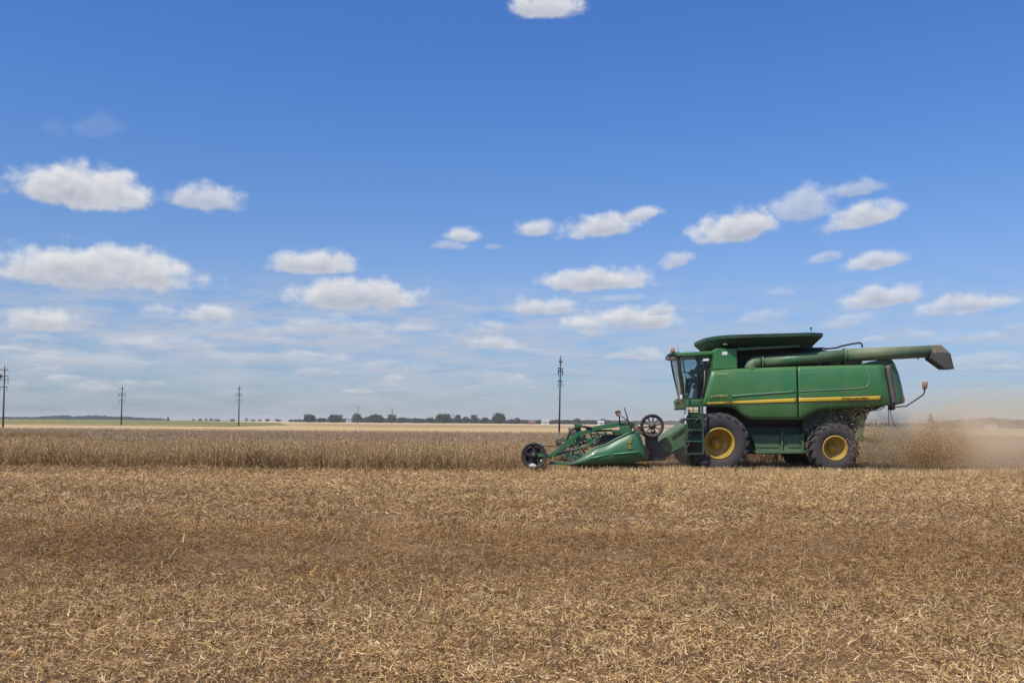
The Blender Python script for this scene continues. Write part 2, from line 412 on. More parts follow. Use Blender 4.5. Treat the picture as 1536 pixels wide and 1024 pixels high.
field('dry_strip', [(-420, 246), (-140, 243), (-95, 262), (-60, 236), (-100, 215), (-420, 236)], F_OCHRE, 0.09, 'ochre grassy strip along the front of the green field')
field('bleached_field', [(-220, 640), (-60, 500), (300, 480), (900, 700), (600, 1400), (-300, 1500)], F_PALE, 0.08, 'bleached pale grain field in front of the trees')
field('olive_verge', [(40, 290), (400, 300), (1200, 420), (1200, 470), (400, 330), (40, 310)], F_OCHRE, 0.11, 'dull verge line across the far field')

# ------------------------------------------------------------------ straw litter, stubble, beans
def straw_clump(nr, rad, lmin, lmax, wmin, wmax, zmax, seg=5):
    ang = rng.uniform(0, 2 * PI, nr); rr = rad * np.sqrt(rng.uniform(0, 1, nr))
    start = np.stack([rr * np.cos(ang), rr * np.sin(ang), rng.uniform(0.0, zmax, nr) ** 1.0], -1)
    yaw = rng.uniform(0, 2 * PI, nr); L = rng.uniform(lmin, lmax, nr)
    curl = rng.normal(0, 0.55, nr); pitch = rng.normal(0.05, 0.35, nr); dp = rng.normal(0, 0.25, nr)
    pts = [start]; p = start
    for j in range(seg - 1):
        a = yaw + curl * j + rng.normal(0, 0.15, nr); b = pitch + dp * j
        p = p + (L / (seg - 1))[:, None] * np.stack([np.cos(a) * np.cos(b), np.sin(a) * np.cos(b), np.sin(b)], -1)
        p[:, 2] = np.maximum(p[:, 2], 0.0); pts.append(p.copy())
    sp = np.stack(pts, 1)
    d = unit(sp[:, -1] - sp[:, 0]); up = unit(rng.normal(0, 1, (nr, 3)) + np.array([0, 0, 1.2]))
    wd_ = rng.uniform(wmin, wmax, nr); wd_[: nr // 5] *= 1.55
    v, q = ribbons(sp, wd_, unit(np.cross(d, up)))
    return raw_mesh('straw_clump', v, q.ravel(), np.full(len(q), 4), [STRAW])
near_src = [straw_clump(84, 0.26, 0.02, 0.095, 0.0026, 0.0076, 0.07) for _ in range(9)] + [straw_clump(10, 0.22, 0.1, 0.22, 0.003, 0.006, 0.06, 7) for _ in range(1)]
far_src = [straw_clump(60, 0.4, 0.05, 0.17, 0.006, 0.015, 0.06) for _ in range(6)]
def litter(name, src, y0, y1, dens, label, sc=(0.8, 1.25), longshare=0.0):
    pts = []
    yy = y0
    while yy < y1:
        h = min(0.5, y1 - yy); half = 0.56 * yy + 5.0
        n = rng.poisson(dens * h * 2 * half)
        x = rng.uniform(-half, half, n); y = rng.uniform(yy, yy + h, n)
        # thinner in two long worn bands (wheelings along the direction of travel), patchy elsewhere
        band = np.exp(-((y - 10.8 - 0.5 * np.sin(x * 0.35)) / 1.7) ** 2) * 0.44 + np.exp(-((y - 14.6 - 0.4 * np.sin(x * 0.25 + 1)) / 1.1) ** 2) * 0.3
        patch = 0.22 * (np.sin(x * 1.9 + 2 * np.sin(y * 1.1)) * np.sin(y * 2.3 + x * 0.6))
        keep = rng.uniform(0, 1, n) < (0.83 - band + patch)
        pts.append(np.stack([x[keep], y[keep], np.zeros(keep.sum())], -1)); yy += h
    p = np.concatenate(pts); heap = np.sin(p[:, 0] * 4.1 + 1.7 * np.sin(p[:, 1] * 2.9)) * np.sin(p[:, 1] * 4.7 + 1.3 * np.sin(p[:, 0] * 3.1)) + rng.normal(0, .5, len(p))
    p[:, 2] = ground_z(p[:, 0], p[:, 1]) - 0.006 + 0.05 * np.clip(heap, 0, 1.2)
    n = len(p)
    rot = np.stack([rng.normal(0, 0.16, n), rng.normal(0, 0.16, n), rng.uniform(0, 2 * PI, n)], -1)
    scatter(name, src, p, rot, rng.uniform(sc[0], sc[1], n), rng.integers(0, len(src), n), label=label)
litter('straw_litter', near_src, 4.6, 13.0, 58, 'chopped straw and pods lying on the near ground')
litter('straw_residue', far_src, 13.0, 31.0, 16, 'lighter chopped straw lying before the harvester', sc=(0.7, 1.1))

def stubble_tuft(nr, rad, h0, h1, w):
    ang = rng.uniform(0, 2 * PI, nr); rr = rad * np.sqrt(rng.uniform(0, 1, nr))
    a = np.stack([rr * np.cos(ang), rr * np.sin(ang), np.zeros(nr)], -1)
    lean = rng.normal(0, 0.12, (nr, 2)); h = rng.uniform(h0, h1, nr)
    pts = [a + np.stack([lean[:, 0] * h * t, lean[:, 1] * h * t, h * t], -1) for t in (0, 0.5, 1.0)]
    sp = np.stack(pts, 1)
    th = rng.uniform(0, PI, nr)
    v, q = ribbons(sp, rng.uniform(w * 0.6, w * 1.4, nr), np.stack([np.cos(th), np.sin(th), 0 * th], -1))
    return raw_mesh('stubble_tuft', v, q.ravel(), np.full(len(q), 4), [STUBBLE])
def spread(n, x0, x1, y0, y1, rows=None):
    x = rng.uniform(x0, x1, n); y = rng.uniform(y0, y1, n)
    if rows: y = np.round(y / rows) * rows + rng.normal(0, rows * 0.13, n)
    return np.stack([x, y, ground_z(x, y) * np.clip((45 - y) / 10, 0, 1)], -1)
tufts = [stubble_tuft(9, 0.13, 0.1, 0.27, 0.013) for _ in range(6)]
low_tufts = [stubble_tuft(5, 0.12, 0.03, 0.1, 0.009) for _ in range(4)]
# tall stubble the header has just left
p = np.concatenate([spread(7200, 0.6, 26, 26.9, 33.0, 0.19), spread(1500, 1.0, 20, 26.2, 27.2, 0.19)]); n = len(p)
scatter('stubble', tufts, p, np.stack([rng.normal(0, 0.07, n), rng.normal(0, 0.07, n), rng.uniform(0, 6.28, n)], -1), rng.uniform(0.75, 1.1, n), rng.integers(0, 6, n), label='tall cut stubble standing around the harvester wheels')
ps = []
for y0 in np.arange(5, 27, 1.0):
    half = 0.56 * y0 + 5
    ps.append(spread(int(2 * half * 3.2), -half, half, y0, y0 + 1))
p = np.concatenate(ps); n = len(p)
scatter('short_stubble', low_tufts, p, np.stack([rng.normal(0, 0.3, n), rng.normal(0, 0.3, n), rng.uniform(0, 6.28, n)], -1), rng.uniform(0.7, 1.4, n), rng.integers(0, 4, n), label='short broken stalks among the straw')

def bean_plant(detail, mat, H=0.74):
    sp, wd, sd = [], [], []
    def add(pts, w, side=None):
        a = np.array([pts[0], (np.array(pts[0]) + np.array(pts[1])) / 2 if len(pts) == 2 else pts[1], pts[-1]])
        sp.append(a); wd.append(w)
        t = rng.uniform(0, PI); sd.append(side if side is not None else [math.cos(t), math.sin(t), 0])
    lean = rng.normal(0, 0.05, 2)
    top = np.array([lean[0], lean[1], H * rng.uniform(0.88, 1.06)])
    add([(0, 0, 0), top * 0.5, top], 0.011 * detail); add([(0, 0, 0), top * 0.5, top], 0.011 * detail)
    for b in range(4):
        t = rng.uniform(0.1, 0.5); a = rng.uniform(0, 2 * PI); p0 = top * t
        l = rng.uniform(0.25, 0.45); p1 = p0 + np.array([math.cos(a) * 0.14, math.sin(a) * 0.14, l]); p1[2] = min(p1[2], H * 1.03)
        add([p0, (p0 + p1) / 2 + np.array([math.cos(a) * 0.03, math.sin(a) * 0.03, -0.02]), p1], 0.009 * detail)
        for k in range(5):
            q = p0 + (p1 - p0) * rng.uniform(0.2, 1.0); th = rng.uniform(0, 2 * PI)
            add([q, q + np.array([math.cos(th) * 0.03, math.sin(th) * 0.03, -0.01]), q + np.array([math.cos(th) * 0.045, math.sin(th) * 0.045, rng.uniform(-0.05, 0.03)])], rng.uniform(0.011, 0.02) * detail)
    for k in range(16):
        q = top * rng.uniform(0.2, 1.0); th = rng.uniform(0, 2 * PI)
        add([q, q + np.array([math.cos(th) * 0.03, math.sin(th) * 0.03, 0.0]), q + np.array([math.cos(th) * 0.05, math.sin(th) * 0.05, rng.uniform(-0.06, 0.03)])], rng.uniform(0.011, 0.02) * detail)
    v, q = ribbons(np.array(sp), np.array(wd), unit(np.array(sd, dtype=float)))
    return raw_mesh('bean_plant', v, q.ravel(), np.full(len(q), 4), [mat])
plants = [bean_plant(1.0, BEAN) for _ in range(8)]
far_plants = [bean_plant(1.7, BEANTOP) for _ in range(6)]
def rots(n): return np.stack([rng.normal(0, 0.1, n), rng.normal(0, 0.1, n), rng.uniform(0, 6.28, n)], -1)
FRONT = 27.15
p1 = spread(13200, -22.5, 1.6, FRONT, 38, 0.38); p1 = p1[(p1[:, 0] < 1.15) | (p1[:, 1] > 32.9)]
p1 = p1[p1[:, 1] > FRONT - 0.1]
p1[:, 1] += 0.12 * np.sin(p1[:, 0] * 1.7) + 0.1 * np.sin(p1[:, 0] * 0.6 + 1)
p2 = spread(6000, 1.6, 29, 32.9, 38, 0.38)
p = np.concatenate([p1, p2]); n = len(p)
hv = 1 + 0.07 * np.sin(p[:, 0] * 1.1 + 2 * np.sin(p[:, 1] * .4)) + 0.05 * np.sin(p[:, 0] * 3.3 + p[:, 1])
scatter('bean_crop', plants, p, rots(n) * np.array([1.5, 1.5, 1]), rng.uniform(0.8, 1.1, n) * hv, rng.integers(0, 8, n), label='ripe brown bean plants standing uncut')
ps = []
for y0 in np.arange(38, 84, 2.0):
    half = 0.57 * y0 + 8
    ps.append(spread(int(2 * half * 2 * (15 if y0 < 56 else 9)), -half, half, y0, y0 + 2))
p = np.concatenate(ps); n = len(p)
scatter('distant_bean_crop', far_plants, p, rots(n), rng.uniform(0.86, 1.06, n), rng.integers(0, 6, n), label='greyish brown bean canopy stretching back to the poles')
weeds = [bean_plant(1.7, WEED, 0.82) for _ in range(3)]
p = spread(420, -29, -21.3, 42, 48); p = p[p[:, 0] < -21.6 + rng.normal(0, 0.8, len(p))]; n = len(p)
scatter('yellow_weeds', weeds, p, rots(n), rng.uniform(0.9, 1.05, n), rng.integers(0, 3, n), label='yellow weedy patch in the bean crop')

# ------------------------------------------------------------------ trees
def leaf_cloud(lobes, nleaf, size):
    """leaf-sized quads through the shell of several lobes: lobes = [(centre, radii)]"""
    vol = np.array([r[0] * r[1] * r[2] for _, r in lobes]); pick = rng.choice(len(lobes), nleaf, p=vol / vol.sum())
    C = np.array([l[0] for l in lobes])[pick]; Rr = np.array([l[1] for l in lobes])[pick]
    d = unit(rng.normal(0, 1, (nleaf, 3))); k = rng.uniform(0.45, 1.0, nleaf) ** 0.5 * (1 + 0.12 * rng.normal(0, 1, nleaf))
    cen = C + d * Rr * k[:, None]
    nrm = unit(d + rng.normal(0, 0.5, (nleaf, 3))); t = unit(np.cross(nrm, rng.normal(0, 1, (nleaf, 3)))); b = np.cross(nrm, t)
    sz = size * rng.uniform(0.6, 1.4, nleaf)[:, None]
    v = np.stack([cen - t * sz - b * sz * 0.5, cen + t * sz * 0.2 - b * sz * 0.7, cen + t * sz + b * sz * 0.4, cen - t * sz * 0.2 + b * sz * 0.8], 1).reshape(-1, 3)
    return v
def tree(name, px, hw, top, base_y, Y, mat, label, group, conifer=False, n=620, cat='tree'):
    g = P(px, base_y, Y); g.z = 0
    root = empty(name, g)
    half = hw / F * Y; H = max(EYE - (top - HY - (px - CX) * s) / F * Y, 2.0)
    tr = MB(); tr.tube([g, g + Vector((0.1, 0, H * 0.3)), g + Vector((0.0, 0, H * 0.75))], [max(H * 0.03, .12), max(H * 0.022, .09), 0.05], 8)
    for k in range(4):
        a = R.uniform(0, 6.28); q = g + Vector((0, 0, H * R.uniform(0.25, 0.5)))
        tr.tube([q, q + Vector((math.cos(a) * half * 0.5, math.sin(a) * half * 0.5, H * 0.2))], [H * 0.014, 0.03], 6)
    tr.build('trunk', BARK, root)
    lobes = []
    if conifer:
        for k in range(8):
            t = k / 7; z = H * (0.12 + 0.86 * t); r = half * (1 - t) ** 0.9 + 0.12
            lobes.append(((R.uniform(-.1, .1) * r, 0, z), (r, r, H * 0.09)))
    else:
        lobes.append(((0, 0, H * 0.52), (half * 0.8, half * 0.8, H * 0.44)))
        for k in range(9):
            a = R.uniform(0, 6.28); rr = half * R.uniform(0.3, 0.66); z = H * R.uniform(0.2, 0.78)
            q = half * R.uniform(0.28, 0.48)
            lobes.append(((math.cos(a) * rr, math.sin(a) * rr, z), (q, q, min(q * 0.9, H * 0.3))))
    v = leaf_cloud(lobes, n, max(half, H * .5) * 0.105); v[:, 2] = np.clip(v[:, 2], 0.05, H)
    me = raw_mesh('crown', v, np.arange(len(v)), np.full(len(v) // 4, 4), [mat])
    o = bpy.data.objects.new('crown', me); COL.objects.link(o); o.parent = root
    tag(root, label, cat, group)
    return root
G1 = 'trees along the horizon behind the pale field'
T = [  # px, half width, top, distance, kind, label
 (464.5, 10.5, 620.5, 720, 0, 'broad round dark tree at the left end of the big tree row'),
 (483, 6.5, 626, 740, 1, 'low bush just after the leftmost broad round tree'),
 (503, 13, 621.5, 760, 0, 'wide low domed tree left of the tiny white house'),
 (535, 9, 618.5, 720, 0, 'dense round tree behind the left small distant pole'),
 (551, 6, 624, 760, 1, 'smaller tree filling the gap after the dense round tree'),
 (564, 12, 620, 780, 0, 'wide flat-topped tree between the two small distant poles'),
 (588, 8, 619.5, 760, 1, 'tree standing directly behind the right small distant pole'),
 (603, 7, 625, 740, 0, 'small rounded tree to the right of the distant pole pair'),
 (625, 8.5, 627, 800, 4, 'low pale scrubby tree in the gap of the row'),
 (645, 6.5, 624.5, 760, 0, 'small tree touching the left of a big domed tree'),
 (665.5, 11.5, 619.5, 720, 0, 'big domed tree left of the thin faint pole'),
 (687, 5.8, 620, 740, 1, 'narrow uneven tree right beside the thin faint pole'),
 (699, 6.5, 624, 760, 0, 'short rounded tree left of a paired twin crown'),
 (712, 8.5, 620.5, 760, 0, 'rounded tree with pale bushes at its foot'),
 (727, 6.5, 625, 780, 4, 'small pointed tree before the isolated large round tree'),
 (748.5, 13, 619, 700, 1, 'largest round tree of the row standing apart on its right'),
 (766, 5.5, 628, 820, 4, 'low faint tree right after the largest round tree'),
 (775.5, 6.5, 626, 800, 0, 'small peaked tree midway between round tree and white barn'),
 (789, 6, 629, 820, 4, 'low tree just left of the red roofed house'),
 (808, 5, 630, 800, 0, 'tiny dark tree between red house and white barn'),
 (830, 5, 631, 830, 4, 'tiny tree right of the white barn by the tall pole'),
 (850, 8, 629.5, 830, 0, 'low tree right of the tall pole above the header'),
 (866, 6, 626.5, 820, 0, 'peaked tree above the header reel mount'),
 (878, 5, 630, 840, 4, 'faint low tree over the header reel'),
 (905, 7, 627, 820, 3, 'reddish brown autumn tree over the header'),
 (922, 7, 631, 850, 4, 'faint tree beside the header lamp'),
]
for i, (px, hw, top, Y, k, lab) in enumerate(T):
    tree('round_tree' if hw > 9 else 'field_tree', px, hw, top, 635, Y, LEAF[k], lab, G1, n=800 if hw > 9 else 480)
tree('conifer_tree', 887.5, 4, 628, 635, 820, LEAF[2], 'small pointed conifer over the header reel', G1, True, 400)
tree('conifer_tree', 1396, 6.2, 617.5, 640, 420, LEAF[2], 'lone dark conifer showing through dust behind the harvester', None, True, 700)
tree('conifer_tree', 252, 2.6, 623, 629, 1000, LEAF[2], 'lone small conifer left of the middle left pole', 'small trees on the left horizon', True, 260)
for px, hw, top in ((290, 3, 627.3), (300, 4, 627), (309, 3, 626.5), (317, 4, 627), (326, 5, 627.5), (349, 5, 627.8), (380, 4, 627.5), (390, 3.5, 627.8), (402, 5, 627.6), (417, 6, 627.6), (437, 4, 628.2), (444, 4, 627.8)):
    tree('hedge_tree', px, hw, top, 631, 950, LEAF[4], 'tiny dark tree speck on the left horizon beyond the green field', 'small trees on the left horizon', n=160)
tree('hedge_tree', 369.5, 3.2, 625.8, 631, 930, LEAF[0], 'first dark bushy tree right of the third pole', 'small trees on the left horizon', n=240)

def far_wood(name, px0, px1, prof, Y, mat, label, n=5200):
    lobes = []; nl_ = max(90, int((px1 - px0) / 5))
    for i in range(nl_):
        t = i / (nl_ - 1); px = px0 + (px1 - px0) * t
        top = np.interp(px, [a for a, _ in prof], [b for _, b in prof]) + R.uniform(-0.7, 0.7)
        g = P(px, 633, Y + R.uniform(-40, 60)); H = max(EYE - (top - HY - (px - CX) * s) / F * g.y, 1.5)
        lobes.append(((g.x, g.y, H * 0.5), (max((px1 - px0) / nl_ * 1.5, 4) / F * Y, 10, H * 0.5)))
    v = leaf_cloud(lobes, n, 1.1); v[:, 2] = np.maximum(v[:, 2], 0.02)
    me = raw_mesh(name, v, np.arange(len(v)), np.full(len(v) // 4, 4), [mat])
    o = bpy.data.objects.new(name, me); COL.objects.link(o)
    tag(o, label, None, None, 'stuff')
far_wood('far_wood', -40, 245, [(-40, 625), (0, 625.5), (60, 625), (98, 622.5), (110, 624), (130, 623), (150, 623), (170, 624), (200, 625.5), (245, 628)], 1500, LEAF[4], 'far dark wood low on the left horizon')
far_wood('hazy_wood', 1400, 1560, [(1400, 634), (1440, 630), (1480, 627.5), (1510, 630), (1560, 631)], 620, LEAF[3], 'hazy brownish wood on the right horizon', 4200)  # brown leaf colour paints the dusty haze over this wood
far_wood('hedgerow', 440, 1420, [(440, 630), (475, 628), (520, 627.5), (560, 627), (640, 628), (700, 628), (760, 630), (800, 630.5), (850, 630), (930, 631), (1420, 636)], 860, LEAF[4], 'low hedge filling the foot of the tree row', 15000)

# ------------------------------------------------------------------ farm buildings in the distance
def house(name, px, hw, top, eave, Y, wall, roof, label, cat, base=636):
    g = P(px, base, Y); g.z = 0; root = empty(name, g)
    w = hw / F * Y; zt = EYE - (top - HY - (px - CX) * s) / F * Y; ze = EYE - (eave - HY - (px - CX) * s) / F * Y; dp = max(w * 0.7, 4)
    MB().box(g + Vector((-w, 0, 0)), g + Vector((w, 2 * dp, ze))).build('wall', wall, root)
    m = MB(); o = 0.35
    a = [g + Vector((-w - o, -o, ze + .01)), g + Vector((w + o, -o, ze + .01)), g + Vector((w + o, dp, zt)), g + Vector((-w - o, dp, zt)), g + Vector((-w - o, 2 * dp + o, ze + .01)), g + Vector((w + o, 2 * dp + o, ze + .01))]
    v = [m.bm.verts.new(p) for p in a]
    for q in ((0, 1, 2, 3), (3, 2, 5, 4), (0, 3, 4), (1, 5, 2), (0, 4, 5, 1)): m.face([v[i] for i in q])
    m.build('roof', roof, root)
    for k in range(2):
        x = g.x - w * 0.45 + k * w * 0.9
        MB().box((x - w * .13, g.y - 0.06, ze * 0.35), (x + w * .13, g.y - 0.002, ze * 0.75)).build('window', PANE, root)
    MB().box((g.x - w * .1, g.y - 0.08, 0), (g.x + w * .1, g.y - 0.002, ze * 0.68)).build('door', PANE, root)
    tag(root, label, cat)
house('barn', 818, 5.2, 630, 631.4, 640, BARNW, BARNW, 'bright white barn left of the tall pole', 'barn')
house('farmhouse', 798, 4.5, 631, 633.2, 700, BRICK, ROOFR, 'small brick house with red roof left of the white barn', 'house')
house('cottage', 522.5, 3.2, 628, 629.8, 700, BARNW, ROOFG, 'tiny white house among trees left of the distant poles', 'house', 633)
house('shed', 902, 4, 631, 633, 640, BARNW, BARNW, 'low white shed seen just above the header', 'shed')
house('outbuilding', 1492, 4.5, 635, 637, 560, BARNW, ROOFG, 'pale low building in the hazy wood at right', 'building', 641)
house('hut', 1456.5, 2.4, 636, 637.5, 580, BARNW, ROOFG, 'tiny pale hut in the haze behind the dust', 'hut', 641)

# ------------------------------------------------------------------ power poles and wires
TIPS = {}
def pole(px, top, base, Y, label, arms, radius=0.16, transformer=False, fat=1.0):
    """arms: (row px, half width px, yaw); the pole leans as the photo shows"""
    b = P(px[0], base, Y); b.z = 0
    t = P(px[1], top, Y)
    root = empty('utility_pole', b); tips = []
    MB().tube([b, b.lerp(t, 0.5), t], [radius * fat, radius * 0.82 * fat, radius * 0.62 * fat], 12).build('shaft', POLE, root)
    for row, hw, yaw in arms:
        k = (base - row) / (base - top); cpos = b.lerp(t, k); cpos.z = P(px[1], row, Y).z; cpos = cpos + Vector((0, -radius * 0.9, 0))
        L = hw / F * Y / max(math.cos(yaw), 0.12); dv = Vector((math.cos(yaw), math.sin(yaw), 0)) * L
        arm_ = MB().bar(cpos - dv, cpos + dv, 0.12 * fat, 0.14 * fat).build('crossarm', POLE, root)
        for q in (-0.94, 0.94):
            e = cpos + dv * q
            up = row < top + 9
            MB().tube([e + Vector((0, 0, 0.05)), e + Vector((0, 0, 0.36 if up else -0.75))], [0.03 * fat, 0.04 * fat], 8).build('insulator', PORCELAIN, arm_)
            tips.append(e + Vector((0, 0, 0.36 if up else -0.75)))
    MB().tube([t, t + Vector((0, 0, 0.3))], 0.05 * fat, 8).build('insulator', PORCELAIN, root)
    tips.append(t + Vector((0, 0, 0.3)))
    if transformer:
        q = P(px[0] - 3.5, 564, Y); MB().tube([q + Vector((0, -.2, -0.3)), q + Vector((0, -.2, 0.3))], 0.26, 14).build('transformer', POLE, root)
        MB().bar(q + Vector((0, -.2, -0.1)), Vector((b.x, b.y, q.z - 0.1)), 0.06).build('bracket', POLE, root)
    tag(root, label, 'utility pole', 'utility poles along the far edge of the beans')
    TIPS[label] = tips
    return tips
p1 = pole((4.5, 7.2), 550, 641, 150, 'leftmost tall pole with crossarms and a transformer, cut by the frame edge', [(555, 5.2, 0), (564, 6.2, 0.1), (569, 6.2, 0.1), (580, 5.2, 0)], 0.15, True)
p2 = pole((181.8, 183.4), 579, 641, 225, 'second pole from the left standing before the far dark wood', [(582.5, 4, 0), (590, 5.6, 0.1), (592.5, 5.6, 0.1), (600, 4, 0)], 0.17)
p3 = pole((358, 359), 579, 641, 228, 'third pole standing at the right end of the green field', [(583, 3.2, 0.2), (590, 4.6, 0.2), (592.5, 4.6, 0.2), (600, 3.3, 0.2)], 0.17)
p4 = pole((838.8, 840.8), 537, 650, 118, 'tallest dark pole rising behind the header wheel', [(543, 2.4, 1.1), (552.5, 4, 1.0), (556, 3, 1.0), (571.5, 3.2, 1.05)], 0.12)
p5 = pole((536.5, 537), 610, 641, 480, 'small distant pole before the dense round tree', [(611, 2.2, 0.3), (617, 3, 0.3)], 0.16)
p6 = pole((588, 588.5), 612, 640, 500, 'small distant pole before the wide flat-topped tree', [(613, 2.2, 0.3), (618, 2.8, 0.3)], 0.16)
p7 = pole((680.8, 679), 618, 644, 560, 'thin faint pole leaning beside the big domed tree', [(622, 1.8, 0.3)], 0.14)
MB().tube([P(684.5, 644.5, 552), P(684.2, 634, 552)], 0.13, 8)
def wire(a, b, sag, label, r=0.006):
    pts = []
    for i in range(25):
        t = i / 24; p = a.lerp(b, t); p.z -= sag * 4 * t * (1 - t); pts.append(p)
    o = MB().tube(pts, r, 5).build('overhead_wire', WIRE)
    tag(o, label, 'wire', 'overhead wires between the poles')
for (A, B, t1) in ((p1, p2, 'first and second pole from the left'), (p2, p3, 'second and third pole from the left'), (p3, p4, 'third pole and the tallest dark pole')):
    wire(A[-1], B[-1], 1.0, 'topmost wire hanging between ' + t1); wire(A[2], B[2], 1.1, 'upper crossarm wire nearer the viewer between ' + t1); wire(A[7], B[6], 1.2, 'lowest crossarm wire between ' + t1)
e1, e2 = P(1560, 556, 118), P(1560, 575, 118)
wire(p4[-1], e1, 0.6, 'upper wire running from the tallest pole behind the harvester'); wire(p4[3], e2, 0.7, 'lower wire running from the tallest pole behind the harvester')

exec_order = []
# ------------------------------------------------------------------ the combine harvester
hub_f = W(1079, 665, 0)
root = empty('combine_harvester', (hub_f.x, MY + 1.7, 0.0))
tag(root, 'large green combine harvester with yellow stripe and yellow rims cutting beans', 'combine harvester')

def tyre_wheel(px, py, rpx, rimpx, d, width, near=True, nl=20):
    cen = W(px, py, 0.0); sc = MY / F
    Rt, Rr = rpx * sc, rimpx * sc; cen.y = MY + d
    if not near: cen.y = MY + d
    sgn = 1 if near else -1                     # outer face towards the viewer for the near wheel
    y = lambda t: sgn * t * width
    hub = MB()
    hub.lathe(cen, [(0.0, y(0.42)), (0.09 * Rt, y(0.42)), (0.1 * Rt, y(0.45)), (Rr * 0.36, y(0.5)), (Rr * 0.38, y(0.6)), (0.0, y(0.62))], 32)
    for k in range(10):
        a = 2 * PI * k / 10; q = cen + Vector((math.cos(a) * Rr * 0.3, y(0.48), math.sin(a) * Rr * 0.3))
        hub.tube([q + Vector((0, -0.035 * sgn, 0)), q + Vector((0, 0.03 * sgn, 0))], 0.022, 6)
    hub = hub.build('wheel', RIM, root)
    rim = MB(); rim.lathe(cen, [(Rr * 1.02, y(0.1)), (Rr * 1.06, y(0.02)), (Rr * 0.97, y(0.005)), (Rr * 0.93, y(0.03)), (Rr * 0.9, y(0.13)), (Rr * 0.87, y(0.5)), (Rr * 0.7, y(0.6)), (Rr * 0.33, y(0.57)), (Rr * 0.33, y(0.64)), (Rr * 0.9, y(0.66)), (Rr * 0.94, y(0.95)), (Rr * 1.02, y(0.9))], 56)
    rim.build('rim', RIM, hub)
    t = MB(); tr = Rt - 0.055
    t.lathe(cen, [(Rr * 1.0, y(0.08)), (Rr * 1.08, y(0.03)), (Rr * 1.2, y(-0.005)), (Rr + (tr - Rr) * 0.55, y(-0.03)), (Rr + (tr - Rr) * 0.83, y(0.0)), (tr * 0.985, y(0.07)), (tr, y(0.25)), (tr, y(0.75)), (tr * 0.985, y(0.93)), (Rr + (tr - Rr) * 0.8, y(1.0)), (Rr * 1.15, y(1.0)), (Rr, y(0.92))], 72)
    for side in (0, 1):
        for k in range(nl):
            a0 = 2 * PI * (k + 0.5 * side) / nl; da = 2 * PI / nl
            def pt(a, r, yy): return t.bm.verts.new((cen.x + r * math.cos(a), cen.y + y(yy), cen.z + r * math.sin(a)))
            st = [(0.02, 0.0, 0.82), (0.07, 0.05, 1.0), (0.3, 0.5, 1.0), (0.54, 0.95, 1.0)]
            rings = []
            for yy, sh, hf in st:
                yy2 = yy if side == 0 else 1 - yy
                wid = da * (0.25 if yy < 0.2 else 0.19)
                r1 = tr + (Rt - tr) * (1.0 if hf == 1.0 else 0.0) ; r0 = tr - 0.04
                if hf < 1: r1 = tr * 0.985; r0 = tr * 0.9; yy2 = -0.02 if side == 0 else 1.02
                am = a0 + da * sh * (1 if near else 1)
                rings.append([pt(am - wid, r0, yy2), pt(am - wid * 0.8, r1, yy2), pt(am + wid * 0.8, r1, yy2), pt(am + wid, r0, yy2)])
            for A, B in zip(rings, rings[1:]):
                for i, j in ((0, 1), (1, 2), (2, 3), (3, 0)): t.face([A[i], A[j], B[j], B[i]])
            t.face(rings[0]); t.face(list(reversed(rings[-1])))
    t.build('tyre', RUBBER, hub)
tyre_wheel(1079, 665, 46.5, 22.8, 0.0, 0.78)
tyre_wheel(1079, 665, 46.5, 22.8, 3.4, 0.78, False)
tyre_wheel(1254, 672, 38, 18.2, 0.05, 0.56, nl=18)
tyre_wheel(1254, 672, 38, 18.2, 3.35, 0.56, False, nl=18)

# chassis, axles and lower body
m = MB()
m.prism([(1100, 640), (1230, 640), (1230, 660), (1210, 681), (1120, 681), (1100, 668)], 0.95, 2.5)
m.build('chassis', GREEN_DARK, root, 0.02)
a = W(1079, 665); m = MB(); m.tube([(a.x, MY + 0.55, a.z), (a.x, MY + 3.1, a.z)], 0.16, 16); m.box((a.x - .2, MY + .8, a.z - .2), (a.x + .2, MY + 2.6, a.z + .25)); m.build('front_axle', GREEN_DARK, root, 0.02)
a = W(1254, 672); m = MB(); m.tube([(a.x, MY + 0.46, a.z), (a.x, MY + 3.1, a.z)], 0.11, 16); m.box((a.x - .14, MY + .7, a.z - .05), (a.x + .14, MY + 2.7, a.z + .22)); m.build('rear_axle', GREEN_DARK, root, 0.02)
for x0, x1 in ((1127, 1171.5), (1175, 1203)):
    m = MB(); m.prism([(x0, 652), (x1, 652), (x1, 675.5), (x0 + (8 if x0 < 1150 else 0), 675.5)], 0.62, 0.7)
    m.prism([(x0 + 3, 655), (x1 - 3, 655), (x1 - 3, 671), (x0 + 8, 671)], 0.6, 0.63)
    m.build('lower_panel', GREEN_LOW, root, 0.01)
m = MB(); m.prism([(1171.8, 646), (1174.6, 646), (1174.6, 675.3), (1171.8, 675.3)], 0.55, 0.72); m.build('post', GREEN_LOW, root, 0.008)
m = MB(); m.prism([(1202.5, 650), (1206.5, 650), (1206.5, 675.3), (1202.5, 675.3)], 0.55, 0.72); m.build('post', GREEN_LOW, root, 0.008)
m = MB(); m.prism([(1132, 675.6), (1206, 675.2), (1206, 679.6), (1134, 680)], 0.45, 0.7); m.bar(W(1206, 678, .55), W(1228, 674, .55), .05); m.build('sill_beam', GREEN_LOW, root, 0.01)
m = MB(); m.prism([(1098, 606), (1226, 600), (1226, 652), (1126, 652), (1118, 640), (1104, 622)], 1.15, 1.3); m.build('inner_wall', BLACK, root)
m = MB(); m.prism([(1060, 605), (1110, 605), (1118, 640), (1060, 640)], 1.0, 1.1); m.build('wheel_arch', BLACK, root)
